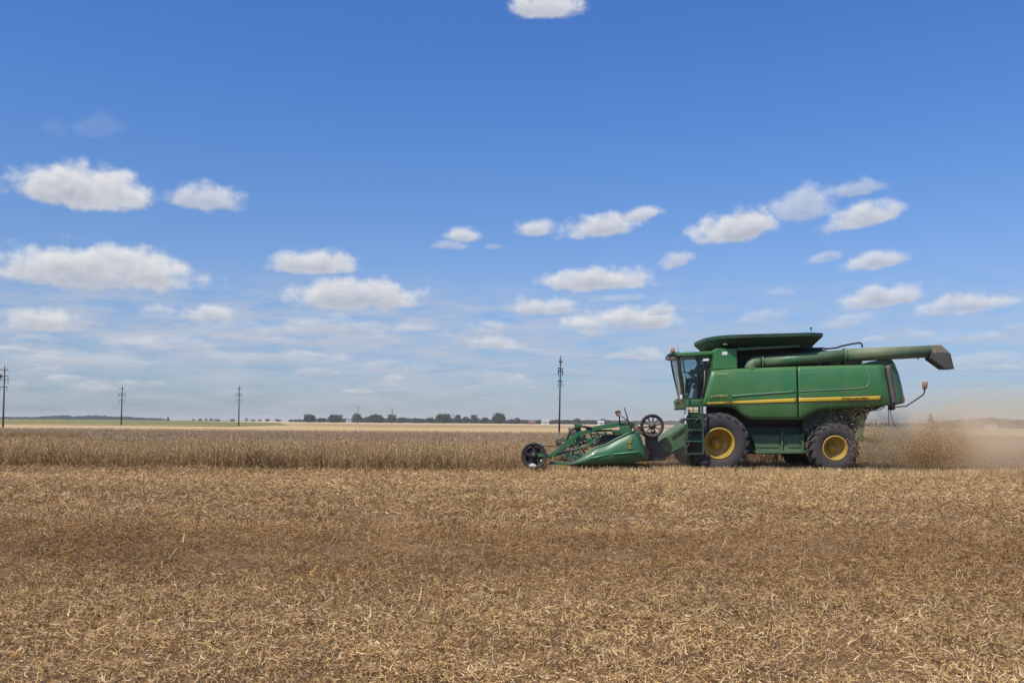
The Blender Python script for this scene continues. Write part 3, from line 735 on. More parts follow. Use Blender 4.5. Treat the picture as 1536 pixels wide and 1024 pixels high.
for (x, y, r_) in ((1132, 641, .075), (1190, 641, .06), (1203, 629, .06), (1196, 650, .05)):
    q = W(x, y, 1.1); m = MB(); m.lathe(q, [(0, -.06), (r_ * .5, -.06), (r_, -.03), (r_, .06)], 20); m.build('pulley', GREYDUST, root)
m = MB(); q0, q1 = W(1148, 644, 1.08), W(1190, 641, 1.08)
m.tube([q0 + Vector((0, 0, .12)), q1 + Vector((0, 0, .08))], .015, 6); m.tube([q0 - Vector((0, 0, .12)), q1 - Vector((0, 0, .08))], .015, 6); m.build('belt', BLACK, root)

# engine-deck body behind the panels
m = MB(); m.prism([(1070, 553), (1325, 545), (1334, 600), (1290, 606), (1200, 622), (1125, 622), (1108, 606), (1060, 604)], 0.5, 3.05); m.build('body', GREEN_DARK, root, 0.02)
# far side panels mirror the near ones
m = MB(); m.prism([(1066, 556), (1330, 548), (1337, 606), (1240, 611), (1200, 628), (1125, 628), (1108, 612), (1055, 608)], 3.06, 3.2); m.build('side_panel', GREEN, root, 0.03)

# near side panels, stripe, lettering
TOPF = [(1066.5, 555.8), (1100, 553.3), (1194.6, 549.8)]
BOTF = [(1053.5, 609), (1085, 609.5), (1096, 611), (1104, 614.5), (1110, 620), (1117, 626), (1127, 629), (1196.8, 629.2)]
def panel_curve(su, t): return 0.05 * max(0, (0.06 - su) / 0.06) ** 2
fp = MB().sheet(TOPF, BOTF, 0.22, 0.1, 40, 14, panel_curve).build('side_panel', GREEN, root, 0, 0.03)
TOPR = [(1196.8, 549.7), (1260, 548), (1322, 547.3), (1327.5, 548.3)]
BOTR = [(1198.6, 629), (1206, 627), (1216, 620.5), (1226, 616), (1240, 613.4), (1270, 611.5), (1338, 607.5)]
rp = MB().sheet(TOPR, BOTR, 0.22, 0.1, 40, 14, lambda su, t: 0.22 * max(0, (su - 0.9) / 0.1) ** 2).build('side_panel', GREEN, root, 0, 0.03)
rp['label'] = 'rear side panel with brown dust stains and dark lettering'
m = MB(); m.prism([(1194.8, 549.5), (1196.6, 549.5), (1198.6, 630), (1196.9, 630)], 0.2, 0.45); m.build('panel_seam', BLACK, root)
def pbulge(px, py, d0=0.22, b=0.1):
    top = np.interp(px, [1066, 1195, 1328], [555.8, 549.8, 548]); bot = np.interp(px, [1053, 1096, 1110, 1127, 1199, 1216, 1240, 1338], [609, 611, 620, 629, 629, 620.5, 613.4, 607.5])
    t = min(max((py - top) / (bot - top), 0), 1); d = d0 - b * (1 - abs(2 * t - 1) ** 3)
    if px > 1310: d += 0.22 * max(0, ((px - 1197) / 138 - 0.9) / 0.1) ** 2
    if px < 1066: d += 0.05 * max(0, (0.06 - (px - 1054) / 140) / 0.06) ** 2
    return d
def strip(top, bot, off, n=30):
    """a thin decal that follows the bulged panel, standing off by a few millimetres"""
    m = MB(); cols = []
    for i in range(n + 1):
        k = i / n
        ax = top[0][0] + (top[1][0] - top[0][0]) * k; ay = top[0][1] + (top[1][1] - top[0][1]) * k
        bx = bot[0][0] + (bot[1][0] - bot[0][0]) * k; by = bot[0][1] + (bot[1][1] - bot[0][1]) * k
        cols.append([m.bm.verts.new(W(ax + (bx - ax) * j / 3, ay + (by - ay) * j / 3, pbulge(ax, ay + (by - ay) * j / 3) - off)) for j in range(4)])
    for a, b in zip(cols, cols[1:]):
        for j in range(3): m.face([a[j], a[j + 1], b[j + 1], b[j]], True)
    return m
for par, (t0, t1, b0, b1) in ((fp, ((1060.5, 603.6), (1194.2, 596.9), (1060.5, 606.9), (1194.2, 603.2))), (rp, ((1198.2, 596.7), (1321.5, 593.6), (1198.2, 603.0), (1321.5, 599.7)))):
    e = 0.9
    strip((t0, t1), (b0, b1), 0.024).build('stripe', YELLOW, par, 0, 0.004)
    strip(((t0[0] - .6, t0[1] - e), (t1[0] + (.9 if par is rp else 0), t1[1] - e)), ((b0[0] - .6, b0[1] + e), (b1[0] + (.9 if par is rp else 0), b1[1] + e)), 0.019).build('stripe_edge', INK, par, 0, 0.003)
def text(body, px, py, hpx, wpx, mat, par, d, tilt=0.0, name='lettering'):
    cu = bpy.data.curves.new(name, 'FONT'); cu.body = body; cu.extrude = 0.004; cu.size = 1.0
    tmp = bpy.data.objects.new('tmp_text', cu); COL.objects.link(tmp)
    dg = bpy.context.evaluated_depsgraph_get(); me = bpy.data.meshes.new_from_object(tmp.evaluated_get(dg))
    bpy.data.objects.remove(tmp)
    co = np.array([v.co[:] for v in me.vertices]); lo, hi = co.min(0), co.max(0); sc = MY / F
    pos = W(px, py, d); r = root; org = ORIGIN[r.name]
    for v in me.vertices:
        x = (v.co.x - lo[0]) / (hi[0] - lo[0]) * wpx * sc; z = (v.co.y - lo[1]) / (hi[1] - lo[1]) * hpx * sc
        v.co = Vector((pos.x + x, pos.y - v.co.z - 0.004, pos.z + z + x * tilt)) - org
    me.materials.clear(); me.materials.append(mat)
    o = bpy.data.objects.new(name, me); COL.objects.link(o); o.parent = par
    return o
text('DOIKLNOUZRE', 1263, 599.5, 3.8, 39, INK, rp, pbulge(1280, 597) - 0.03, 0.018)
text('9770STS', 1071.5, 595.2, 3.2, 20, GOLD, fp, pbulge(1080, 593) - 0.024, 0.04)
text('98600', 1074.5, 561.6, 2.4, 16, GOLD, fp, pbulge(1080, 560) - 0.028, 0.02)
text('4100161', 1086.5, 604.2, 2.8, 20, INK, fp, pbulge(1095, 602) - 0.031, 0.045)
m = MB(); m.prism([(1067.2, 593.2), (1070.2, 594.6), (1067.2, 595.6)], pbulge(1068, 594) - 0.03, pbulge(1068, 594)); m.build('arrow_mark', GOLD, fp)
CREASE = paint('crease_highlight_green', (0.085, 0.19, 0.11), 0.4, amount=0.3)  # paler dusty green; the highlight along the creases is painted in
def crease(pts, par, r=0.03, off=0.012):
    q = []
    for a, b in zip(pts, pts[1:]):
        for k in range(8): x = a[0] + (b[0] - a[0]) * k / 8; y = a[1] + (b[1] - a[1]) * k / 8; q.append(W(x, y, pbulge(x, y) - off))
    q.append(W(*pts[-1], pbulge(*pts[-1]) - off))
    return MB().tube(q, r, 8).build('pressed_crease', CREASE, par)
crease([(1098, 594), (1130, 591.5), (1193, 587.2)], fp); crease([(1199, 586.9), (1250, 584.5), (1290, 582.5), (1299, 580.5), (1303.5, 576.5), (1304.5, 570), (1302.5, 560), (1299, 551)], rp, 0.02)
crease([(1097, 563.8), (1150, 562), (1194, 560.6)], fp, 0.009); crease([(1198, 560.5), (1240, 559), (1276, 558)], rp, 0.009)
crease([(1060, 609.0), (1130, 606.5), (1195, 605)], fp, 0.01); crease([(1199, 604.8), (1260, 602.8), (1322, 601.3)], rp, 0.01)

# grain tank front block, tank, extension hopper
m = MB(); m.prism([(1069.5, 554.8), (1072.5, 524), (1075, 522.3), (1105.5, 521.8), (1106.4, 553.2)], 0.3, 3.0); tb = m.build('tank_front', GREEN, root, 0.03)
m = MB(); m.prism([(1083.2, 527.4), (1091, 527.2), (1091, 532), (1083.2, 532.2)], 0.285, 0.297); m.build('sticker_or_gleam', WHITE, tb)
m = MB(); m.prism([(1106.6, 524), (1216, 519.5), (1250, 528), (1290, 530), (1296, 548), (1106.6, 553)], 1.35, 2.95); m.build('grain_tank', GREEN_DARK, root, 0.02)  # dark green paints in the shadow behind the auger
m = MB(); m.prism([(1106, 521.5), (1199.5, 516.8), (1199.5, 520.6), (1106, 525.6)], 0.32, 0.5); m.build('tank_rail', GREEN_AUGER, root, 0.012)
m = MB(); m.prism([(1200, 516.8), (1219, 518), (1219, 523.6), (1200, 522.6)], 0.5, 1.0); m.prism([(1219, 521), (1236, 520.8), (1237, 523), (1219, 524)], .6, .9); m.build('hinge_block', BLACK, root, 0.01)
m = MB()
zt = W(1150, 498, -0.05).z; zb = W(1150, 521.5, 0.55).z
def rg(pts, z): return [m.bm.verts.new((x, y, z)) for x, y in pts]
xa, xb, xc, xd = W(1054.5, 507, 1.1).x, W(1088, 501, -0.05).x, W(1217, 497, -0.05).x, W(1231.5, 502, 1.0).x
def xw(px, d): return W(px, 520, d).x
def ends(x_tip, x_mid, x_far, y0, y1, n=5):
    """half of a rounded plan outline from the near side round an end"""
    return [(x_mid + (x_tip - x_mid) * math.sin(PI / 2 * k / n) , y0 + (y1 - y0) * (1 - math.cos(PI / 2 * k / n))) for k in range(n + 1)]
def plan(xl, xml, xmr, xr, y0, y1, dl_, dr_):
    a = ends(xl, xml, 0, y0, y0 + dl_); b = ends(xr, xmr, 0, y0, y0 + dr_, 2)
    near_ = list(reversed(a)) + b; far_ = [(x, y0 + y1 - y) for x, y in reversed(near_)]
    return near_ + far_
top_o = plan(xa, xb + .35, xc, xd, MY - .05, MY + 3.55, 1.2, 1.05)
bot_o = plan(xw(1072, .9), xw(1078, .5), xw(1210, .5), xw(1214, .9), MY + .5, MY + 3.0, .4, .4)
NO = len(top_o)
mid = rg(top_o, zt - 0.1); bo = rg(bot_o, zb); to = rg(top_o, zt)
ins = rg([(x * 0.94 + 0.06 * (xb + xc) / 2, y * 0.94 + 0.06 * (MY + 1.75)) for x, y in top_o], zt); inb = rg([(x * 0.93 + 0.07 * (xb + xc) / 2, y * 0.93 + 0.07 * (MY + 1.75)) for x, y in bot_o], zb + 0.05)
for A, B in ((bo, mid), (mid, to), (to, ins), (ins, inb)):
    for i in range(NO): m.face([A[i], A[(i + 1) % NO], B[(i + 1) % NO], B[i]])
m.face(inb); m.face(list(reversed(bo)))
for v in m.bm.verts:
    if v.co.z > zb + 0.2: v.co.z += (v.co.x - xc) * 0.036
hop = m.build('tank_extension', paint('hopper_green_shaded', (0.011, 0.052, 0.024), 0.5, amount=0.2), root)  # darker green: shade of the down-facing flare is put into the colour
m = MB(); q = W(1087, 514.5, .33); m.prism([(1084, 512.5), (1088.5, 512.8), (1091.5, 517), (1085, 517.2)], 0.28, 0.3); m.build('sticker_or_gleam', WHITE, hop)  # added white patch painting a bright gleam on the hopper
q = W(1216.5, 496.6, .3); m = MB(); m.tube([q, q + Vector((0, 0, .07))], .012, 6); m.lathe(q + Vector((0, 0, .09)), [(0, -.035), (.03, -.02), (.035, 0), (.03, .02), (0, .035)], 10); m.build('marker_knob', BLACK, hop)
# deck clutter under the auger
m = MB()
for (x0, x1, y0, y1, dd) in ((1136, 1160, 541, 551, .9), (1168, 1190, 538, 550, 1.0), (1222, 1262, 533, 547, .9), (1266, 1292, 534, 547, .9)):
    m.prism([(x0, y0), (x1, y0), (x1, y1), (x0, y1)], dd, dd + .4)
m.build('engine_deck', BLACK, root, 0.02)
for (x, y) in ((1139, 550.5), (1176, 549.5), (1227, 547)):
    m = MB(); m.bar(W(x, y + 2, .35), W(x + 2, y - 1.5, .3), .03); m.build('bracket', STEEL, root)

# unloading auger
a0, a1, a2 = W(1141, 543.2, .4), W(1267, 533, .4), W(1398, 526.8, .4)
elbow = [W(1125.5, 553.5, .42), W(1125.5, 549, .42)]
ce = W(1125.5, 549, .42)
m = MB(); pts = [W(1125.8, 554, .42), W(1125.8, 550.5, .42), W(1127, 546.5, .42), W(1130.5, 543.9, .42), W(1136, 543, .42), a0]
m.tube(pts, [.185, .185, .18, .18, .18, .18], 24); m.tube([W(1125.8, 554.2, .42), W(1125.8, 552.8, .42)], .24, 24); m.tube([a0 + Vector((.0, 0, 0)), a0 + Vector((.06, 0, 0.003))], .205, 24)
aug = m.build('unloading_auger', GREEN_AUGER, root)
m = MB(); m.tube([a0.lerp(a1, .01), a1], .178, 28); m.build('auger_tube', GREEN_AUGER, aug)
m = MB(); m.tube([a1 - Vector((.02, 0, 0)), a2], [.2, .185], 28); m.tube([a1 - Vector((.05, 0, 0)), a1 + Vector((.03, 0, 0))], .218, 28); m.build('auger_tube', paint('auger_end_paint', (0.035, 0.125, 0.05), 0.45, dirt=(0.36, 0.28, 0.17), amount=0.75, scale=0.7), aug)
m = MB(); m.tube([a2 - Vector((.03, 0, 0)), a2 + Vector((.03, 0, 0))], .21, 28)
m.prism([(1398, 517), (1409, 516.6), (1413, 517.4), (1424, 527.5), (1425.5, 530), (1398, 529.5)], .2, .6); m.build('spout_cap', SPOUT_TOP, aug, 0.03)
m = MB(); m.prism([(1397.5, 529), (1426, 529.2), (1432, 553.2), (1418, 553.2), (1397, 538)], .17, .63); m.build('spout', SPOUT, aug, 0.02)
for x in (1400, 1406, 1413, 1421):
    q = W(x, 528.2, .16); m = MB(); m.tube([q, q + Vector((0, .05, 0))], .018, 6); m.build('bolt', STEEL, aug)
m = MB(); m.tube([W(1236, 523.2, .5), W(1255, 521.5, .5), W(1262, 519, .5), W(1276, 516, .5), W(1288, 514.2, .5), W(1291.5, 514.6, .5), W(1293, 517, .5), W(1293.4, 521, .5)], .028, 8); m.build('hand_rail', BLACK, root)
m = MB(); m.bar(W(1377, 536.8, .4), W(1377.6, 539, .4), .03); m.build('bracket', BLACK, root)

# rear hood
m = MB()
prof = [(1296, 546.5), (1304, 542.5), (1318, 540), (1338, 539.2), (1342, 545), (1348, 560), (1353, 580), (1356.5, 598), (1356, 604.5), (1342, 607.5), (1300, 609)]
near = [m.bm.verts.new(W(x - (6 if x > 1330 else 0), y, .38)) for x, y in prof]
n1 = [m.bm.verts.new(W(x, y, .75)) for x, y in prof]
n2 = []
for v in n1: n2.append(m.bm.verts.new((v.co.x, MY + 2.7, v.co.z)))
n3 = []
for v in near: n3.append(m.bm.verts.new((v.co.x, MY + 3.05, v.co.z)))
k = len(prof)
for A, B in ((near, n1), (n1, n2), (n2, n3)):
    for i in range(k): m.face([A[(i + 1) % k], A[i], B[i], B[(i + 1) % k]])
m.face(near); m.face(list(reversed(n3)))
hood = m.build('rear_hood', paint('rear_hood_green', (0.014, 0.105, 0.037), 0.45, amount=0.45), root, 0.02)
m = MB(); m.sheet([(1328, 548.6), (1335.5, 546.5)], [(1338.6, 607.5), (1345, 606.5)], 0.33, 0.02, 3, 12); m.build('hood_seam', GREYDUST, hood, 0, 0.02)
m = MB(); m.prism([(1333, 541), (1339, 541), (1346, 559), (1343, 557)], .34, .37); m.build('hood_facet', GREEN_DARK, hood)  # dark green plate added for the darker corner facet of the hood
m = MB(); m.prism([(1350, 597), (1357.5, 596), (1357, 604), (1350, 606)], .5, .8); m.prism([(1336, 603), (1343, 602), (1343, 614), (1339, 615)], .4, .7); m.build('latch', RUST, hood, 0.01)
m = MB(); m.tube([W(1336, 611, .4), W(1345, 610, .3), W(1359.5, 608.8, .2), W(1372, 600.5, .15), W(1384.5, 592, .1), W(1386.4, 588.5, .1), W(1387, 583, .1)], .022, 8); arm = m.build('lamp_arm', BLACK, root)
m = MB(); m.tube([W(1387, 584, .1), W(1387, 583, .1), W(1387.3, 578, .1), W(1387.4, 573, .1), W(1387.4, 572.2, .1)], [.035, .06, .075, .078, .06], 14); m.build('lamp', AMBER, arm)
m = MB(); m.tube([W(1332, 611, .5), W(1333, 622, .5), W(1333.5, 640, .5)], .011, 6); m.tube([W(1335, 612, .5), W(1337, 625, .5), W(1341, 636, .5), W(1345, 641, .5)], .011, 6); m.tube([W(1310, 616, .6), W(1320, 614.5, .6), W(1328, 610, .6)], .014, 6); m.build('cable', BLACK, root)
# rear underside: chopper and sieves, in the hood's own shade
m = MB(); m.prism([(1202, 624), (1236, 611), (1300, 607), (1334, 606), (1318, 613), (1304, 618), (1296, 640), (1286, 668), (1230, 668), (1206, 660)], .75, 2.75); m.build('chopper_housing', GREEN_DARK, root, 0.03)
m = MB(); m.prism([(1286, 622), (1295, 619), (1297.5, 644), (1293, 660), (1284, 664)], .55, .74); m.build('chopper_guard', GREEN_LOW, root, 0.02)
m = MB(); m.prism([(1290, 654), (1320, 660), (1321, 664), (1290, 660)], .9, 2.5); m.build('spreader_plate', GREYDUST, root, 0.01)

# cab
cab = MB(); cab.prism([(1026, 598.5), (1057, 598.5), (1057, 609.5), (1028, 609.5)], .55, 2.45); cab.prism([(1024, 604), (1029, 600), (1029, 614), (1026, 612)], .8, 2.4)
cab = cab.build('cab', GREEN, root, 0.02)
m = MB(); m.prism([(1032, 601), (1051, 601), (1051, 607), (1032, 607)], .535, .548); m.build('step_plate', GREEN_LOW, cab, 0.005)
m = MB(); m.prism([(1014, 529), (1030, 527.9), (1071.5, 526), (1070.5, 532.2), (1040, 534), (1016, 534.8)], .6, 2.5); m.build('cab_roof', GREEN, cab, 0.035)
m = MB(); zv0, zv1 = W(1006, 536.2, 1.5).z, W(1006, 530.2, 1.5).z
pl_ = [(W(1018, 530, .68).x, .68), (W(1010.5, 530, .8).x, .8), (W(1003.5, 530, 1.2).x, 1.2), (W(999.5, 530, 1.8).x, 1.8), (W(998.5, 530, 2.3).x, 2.3), (W(1004, 530, 2.44).x, 2.44)]
lo_ = [m.bm.verts.new((x + .06, MY + d, zv0)) for x, d in pl_]; hi_ = [m.bm.verts.new((x + .03, MY + d, zv1)) for x, d in pl_]; ml_ = [m.bm.verts.new((x, MY + d, zv0 * .55 + zv1 * .45)) for x, d in pl_]
for A, B in ((lo_, ml_), (ml_, hi_)):
    for i in range(6): m.face([A[i], A[(i + 1) % 6], B[(i + 1) % 6], B[i]])
m.face(hi_); m.face(list(reversed(lo_))); m.build('visor', GREEN_DARK, cab, 0.02)
for dd, lx in ((.9, 1010.5), (1.35, 1004.5), (2.1, 1002)):
    q = W(lx, 537.6, dd); m = MB(); m.box(q + Vector((-.075, -.04, -.05)), q + Vector((.05, .1, .05))); m.build('work_lamp', STEEL, cab, 0.015)
q = W(1009, 528.5, .9); m = MB(); m.tube([q, q + Vector((0, 0, .03)), q + Vector((0, 0, .11)), q + Vector((0, 0, .15))], [.075, .07, .062, .03], 14); m.build('beacon', AMBER, cab)
m = MB(); m.tube([W(1018, 528.5, 1.6), W(1016.6, 516, 1.6)], .006, 5); m.build('aerial', BLACK, cab)
def pil(pts, w, mt=BLACK, dd=(.75,)):
    for d in dd:
        m = MB()
        for a, b in zip(pts, pts[1:]): m.bar(W(*a, d), W(*b, d), w, w)
        m.build('pillar', mt, cab, 0.01)
pil([(1018, 535), (1019.5, 556), (1027, 602)], .11); pil([(1006.5, 537.5), (1009.5, 556), (1020.5, 604)], .07, BLACK, (2.42,)); pil([(1068.5, 532), (1064, 556), (1053, 599)], .09, BLACK, (.75, 2.42))
m = MB(); m.bar(W(1024, 537, .6), W(1032.8, 598, .6), .04); m.bar(W(1018, 557, .6), W(1030, 557.8, .6), .03); m.build('door_frame', GREEN_DARK, cab)
m = MB(); m.prism([(1020, 535.5), (1066, 533), (1063, 556), (1052.5, 598), (1029, 598)], .74, .755); m.build('door_glass', GLASS, cab)
m = MB(); m.prism([(1008, 538), (1051, 536), (1048, 556), (1038, 596), (1021, 596)], 2.42, 2.435); m.build('side_glass', GLASS, cab)
m = MB(); g = []
for j in range(9):
    t = j / 8; col = []
    ax, ay = 1017.5 + (1027 - 1017.5) * t, 536 + (604 - 536) * t; fx, fy = 1006.5 + (1020.5 - 1006.5) * t, 537.5 + (606 - 537.5) * t
    A = W(ax, ay, .74); B = W(fx, fy, 2.42)
    for i in range(13):
        u = i / 12; k = math.sin(PI * min(max(u, 0), 1)); q = A.lerp(B, u)
        col.append(m.bm.verts.new((q.x - .07 * k, q.y, q.z)))
    g.append(col)
for j in range(8):
    for i in range(12): m.face([g[j][i], g[j][i + 1], g[j + 1][i + 1], g[j + 1][i]], True)
m.build('windscreen', GLASS, cab, 0, 0.012)
m = MB(); m.prism([(1068, 533), (1069.5, 533), (1057, 600), (1054, 600)], .78, 2.4); m.build('cab_rear_wall', BLACK, cab)
m = MB(); m.prism([(1027, 596.5), (1056, 596.5), (1056, 598.4), (1027, 598.4)], .78, 2.4); m.build('cab_floor', BLACK, cab)
sd = 1.3
m = MB(); m.prism([(1043, 576), (1060, 576), (1060, 582), (1043, 582)], sd, sd + .5); m.prism([(1056, 545), (1061.5, 545), (1060.5, 577), (1055.5, 577)], sd, sd + .5); m.prism([(1047, 582), (1056, 582), (1056, 597), (1047, 597)], sd + .1, sd + .4); m.prism([(1057, 537), (1061, 537), (1061, 544.5), (1057, 544.5)], sd + .12, sd + .38); m.build('operator_seat', SEATM, cab, 0.03)
m = MB(); m.bar(W(1031, 596, sd + .25), W(1038.5, 566, sd + .25), .08); col = m.build('steering_column', BLACK, cab, 0.01)
m = MB(); wc = W(1039, 563.5, sd + .25); ax = Vector((0.55, 0, 0.83)).normalized(); ux = Vector((0, 1, 0)); uy = ax.cross(ux)
m.tube([wc + (ux * math.cos(2 * PI * i / 20) + uy * math.sin(2 * PI * i / 20)) * .19 for i in range(21)], .016, 8)
for i in range(3): a_ = 2 * PI * i / 3; m.bar(wc, wc + (ux * math.cos(a_) + uy * math.sin(a_)) * .19, .02)
m.build('steering_wheel', BLACK, col)
m = MB(); m.prism([(1034, 556), (1040, 553), (1041, 559), (1035, 561)], sd + .62, sd + .66); m.build('monitor', BLACK, cab, 0.01)
m = MB(); m.prism([(1056, 571), (1045, 571), (1044, 574), (1056, 575)], sd + .54, sd + .7); m.build('armrest_console', SEATM, cab, 0.02)
m = MB(); m.prism([(1054.5, 538.2), (1063.5, 537.4), (1063.2, 540.8), (1054.3, 541.4)], .60, .625); m.build('sticker_or_gleam', WHITE, cab)
# mirror and marker in front of the door
m = MB(); m.bar(W(1021, 536.5, .35), W(1020.5, 541, .3), .03); m.prism([(1016.8, 541), (1022, 541), (1022.4, 556), (1017.2, 556)], .24, .34); m.build('wing_mirror', BLACK, cab, 0.02)
m = MB(); m.tube([W(1057.2, 555.5, .35), W(1056.4, 575, .35), W(1054.5, 594, .35)], .018, 8); m.tube([W(1027.2, 560, .35), W(1027.4, 600, .25)], .02, 8); m.build('grab_rail', GREEN_AUGER, cab)
m = MB(); m.prism([(1020.5, 592), (1023.5, 592), (1023.8, 598), (1020.3, 598)], .4, .5); m.build('marker', WHITE, cab, 0.01)
m = MB(); m.prism([(1019.5, 598.5), (1024.5, 598.5), (1024.8, 606), (1019.8, 606)], .4, .55); m.build('marker', RUST, cab, 0.01)
m = MB(); m.bar(W(1011, 614, .5), W(1026, 613.4, .5), .04); m.tube([W(1015.5, 604.5, .5), W(1020, 602, .5)], .02, 6); q = W(1015.8, 604.4, .5); m.lathe(q, [(0, -.05), (.04, -.04), (.045, 0), (.04, .04), (0, .05)], 10); m.build('bracket', BLACK, cab)

# ladder
dl = -.28
m = MB(); m.bar(W(1027.6, 597, dl), W(1028.6, 681, dl), .045, .07); m.bar(W(1053, 597, dl), W(1055.2, 681, dl), .05, .07)
LADDER = paint('ladder_green', (0.012, 0.062, 0.025), .5, amount=.3)
lad = m.build('ladder', LADDER, root, 0.008)
for yy in (628, 645, 662):
    m = MB(); m.prism([(1028.8, yy - 1.4), (1053.5, yy - 1.4), (1053.5, yy + 1.0), (1028.8, yy + 1.0)], dl - .05, dl + .22); m.build('rung', LADDER, lad, 0.006)
m = MB(); m.prism([(1027, 679.4), (1056, 679.4), (1056, 681.2), (1027, 681.2)], dl - .02, dl + .1); m.build('rung', LADDER, lad)
for (y0, y1) in ((609, 625), (634, 643), (653, 660)):
    m = MB(); m.prism([(1032, y0), (1051, y0), (1052, y1), (1032, y1)], dl + .23, dl + .27); m.build('riser', LADDER, lad, 0.005)
for x0 in (1032.6, 1040.6):
    m = MB(); m.prism([(x0, 610.6), (x0 + 6.4, 610.6), (x0 + 6.4, 618.2), (x0, 618.2)], dl + .2, dl + .22); m.build('warning_decal', CREAM, lad)
    m = MB(); m.prism([(x0 + .3, 614.8), (x0 + 6.1, 614.8), (x0 + 6.1, 615.7), (x0 + .3, 615.7)], dl + .192, dl + .198); m.build('decal_line', RUST, lad)
for y0, y1 in ((616.5, 618), (620.5, 627), (631, 635.5)):
    m = MB(); m.prism([(1027.2, y0), (1029.2, y0), (1029.2, y1), (1027.2, y1)], dl - .055, dl - .04); m.build('reflector', WHITE, lad)

# feeder house
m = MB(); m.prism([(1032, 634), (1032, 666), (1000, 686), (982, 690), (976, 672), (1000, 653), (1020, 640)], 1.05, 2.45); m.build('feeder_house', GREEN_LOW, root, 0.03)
m = MB(); m.bar(W(1008, 655, 1.02), W(1027, 641, 1.02), .05); m.tube([W(985, 686, .95), W(1030, 668, .95)], .05, 10); m.build('lift_cylinder', GREEN_DARK, root)

# ------------------------------------------------------------------ header (part of the harvester)
hd = -1.0                                  # near end of the header
hw_ = 5.3
m = MB()
m.prism([(866, 694), (960, 691), (968, 676), (962, 655), (952, 646), (948, 648), (960, 672), (950, 686), (866, 689)], hd + .12, hd + hw_)
head = m.build('header', GREEN_DARK, root, 0.01)
def dv(px, py): return 0.0
TOPD = [(857, 695.4), (868, 688.5), (879, 681), (892, 671.5), (908, 667.2), (926, 657), (940, 650.6), (951.5, 646)]
BOTD = [(857, 696.4), (864, 697.2), (880, 697.6), (898, 697.3), (920, 696.2), (942, 694.2), (958, 691.6), (970.5, 689)]
m = MB(); g = []
def respl(pl, t):
    x = t * (len(pl) - 1); i = min(int(x), len(pl) - 2); k = x - i
    return (pl[i][0] + (pl[i + 1][0] - pl[i][0]) * k, pl[i][1] + (pl[i + 1][1] - pl[i][1]) * k)
RIGHT = [(951.5, 646), (955.5, 651), (959, 658), (963, 665), (967, 672), (970.5, 679), (971.8, 684), (970.5, 689)]
for i in range(29):
    t = i / 28; a, b = respl(TOPD, t), respl(BOTD, t); cl = []
    for j in range(11):
        k = j / 10; x, y = a[0] + (b[0] - a[0]) * k, a[1] + (b[1] - a[1]) * k
        if t > .7: ex = respl(RIGHT, k)[0] - (a[0] + (b[0] - a[0]) * k) if False else 0; x += 2.5 * math.sin(PI * k) * (t - .7) / .3
        cl.append(m.bm.verts.new(W(x, y, hd + .14 - .16 * (1 - abs(2 * k - 1) ** 2.5) * min(1, 3 * t + .15) * min(1, (1 - t) * 8 + .3))))
    g.append(cl)
for i in range(28):
    for j in range(10): m.face([g[i][j], g[i][j + 1], g[i + 1][j + 1], g[i + 1][j]], True)
dvd = m.build('crop_divider', GREEN_HEAD, head, 0, 0.03)
m = MB(); m.prism([(862, 693), (880, 684), (909, 669), (949, 649), (966, 676), (966, 688), (900, 695)], hd + .16, hd + .3); m.build('end_plate', GREEN_DARK, head)
for pts in ([(884, 687.5), (900, 684), (913, 681.6)], [(919, 681), (940, 679), (962, 677)]):
    m = MB(); m.tube([W(x, y, hd - .035) for x, y in pts], .022, 8); m.build('pressed_line', paint('pale_crease', (0.05, 0.27, 0.12), 0.35, amount=.15), head)
m = MB(); m.tube([W(x, y, hd + .1) for x, y in TOPD[1:]], .028, 8); m.build('divider_lip', GREEN_HEAD, head)
# the yellow emblem: a leaping shape over a bar
m = MB()
for pl in ([(939.5, 660.5), (942, 657.5), (945, 658.4), (948, 657.2), (947, 660.5), (949, 664), (946.5, 663.2), (945.5, 666.8), (943.6, 663.5), (941, 665.5), (941.5, 661.8)], [(940.5, 667.5), (945, 666.2), (947.5, 668.5), (944, 670), (941, 669.6)], [(940.2, 671.2), (949.4, 669.8), (949.6, 672), (941, 673.2)]):
    m.prism([(945 + (x - 945) * .92, y) for x, y in pl], hd - .056, hd - .03)
m.build('emblem', EMBLEM, head)
# far end divider and trough
m = MB(); f0 = hd + hw_
m.prism([(866, 690), (882, 680), (920, 662), (944, 649), (958, 668), (958, 686), (870, 692)], f0, f0 + .12); m.build('crop_divider', GREEN_HEAD, head, .02)
m = MB(); q0, q1 = W(930, 674, hd + .3), W(930, 674, hd + .3); q1 = q0 + Vector((0, hw_ - .45, 0)); m.tube([q0, q1], .22, 20)
prev = None
for k in range(160):
    a_ = k * .42; yy = q0.y + (hw_ - .45) * k / 159; a = m.bm.verts.new((q0.x + .2 * math.cos(a_), yy, q0.z + .2 * math.sin(a_))); b = m.bm.verts.new((q0.x + .33 * math.cos(a_), yy, q0.z + .33 * math.sin(a_)))
    if prev: m.face([prev[0], prev[1], b, a])
    prev = (a, b)
m.build('cross_auger', GREYDUST, head)
m = MB(); m.prism([(824, 691.6), (860, 692.6), (860, 697.4), (824, 696.8)], hd + .1, hd + .3); m.build('skid_beam', GREEN_HEAD, head, 0.015)
m = MB(); cb = W(864, 695, hd + .3); m.box((cb.x - .06, cb.y, cb.z - .02), (cb.x + .2, cb.y + hw_ - .4, cb.z + .03))
for k in range(60):
    y_ = cb.y + .05 + k * (hw_ - .5) / 60; m.box((cb.x - .16, y_, cb.z - .012), (cb.x - .05, y_ + .025, cb.z + .02))
m.build('cutter_bar', STEEL, head)
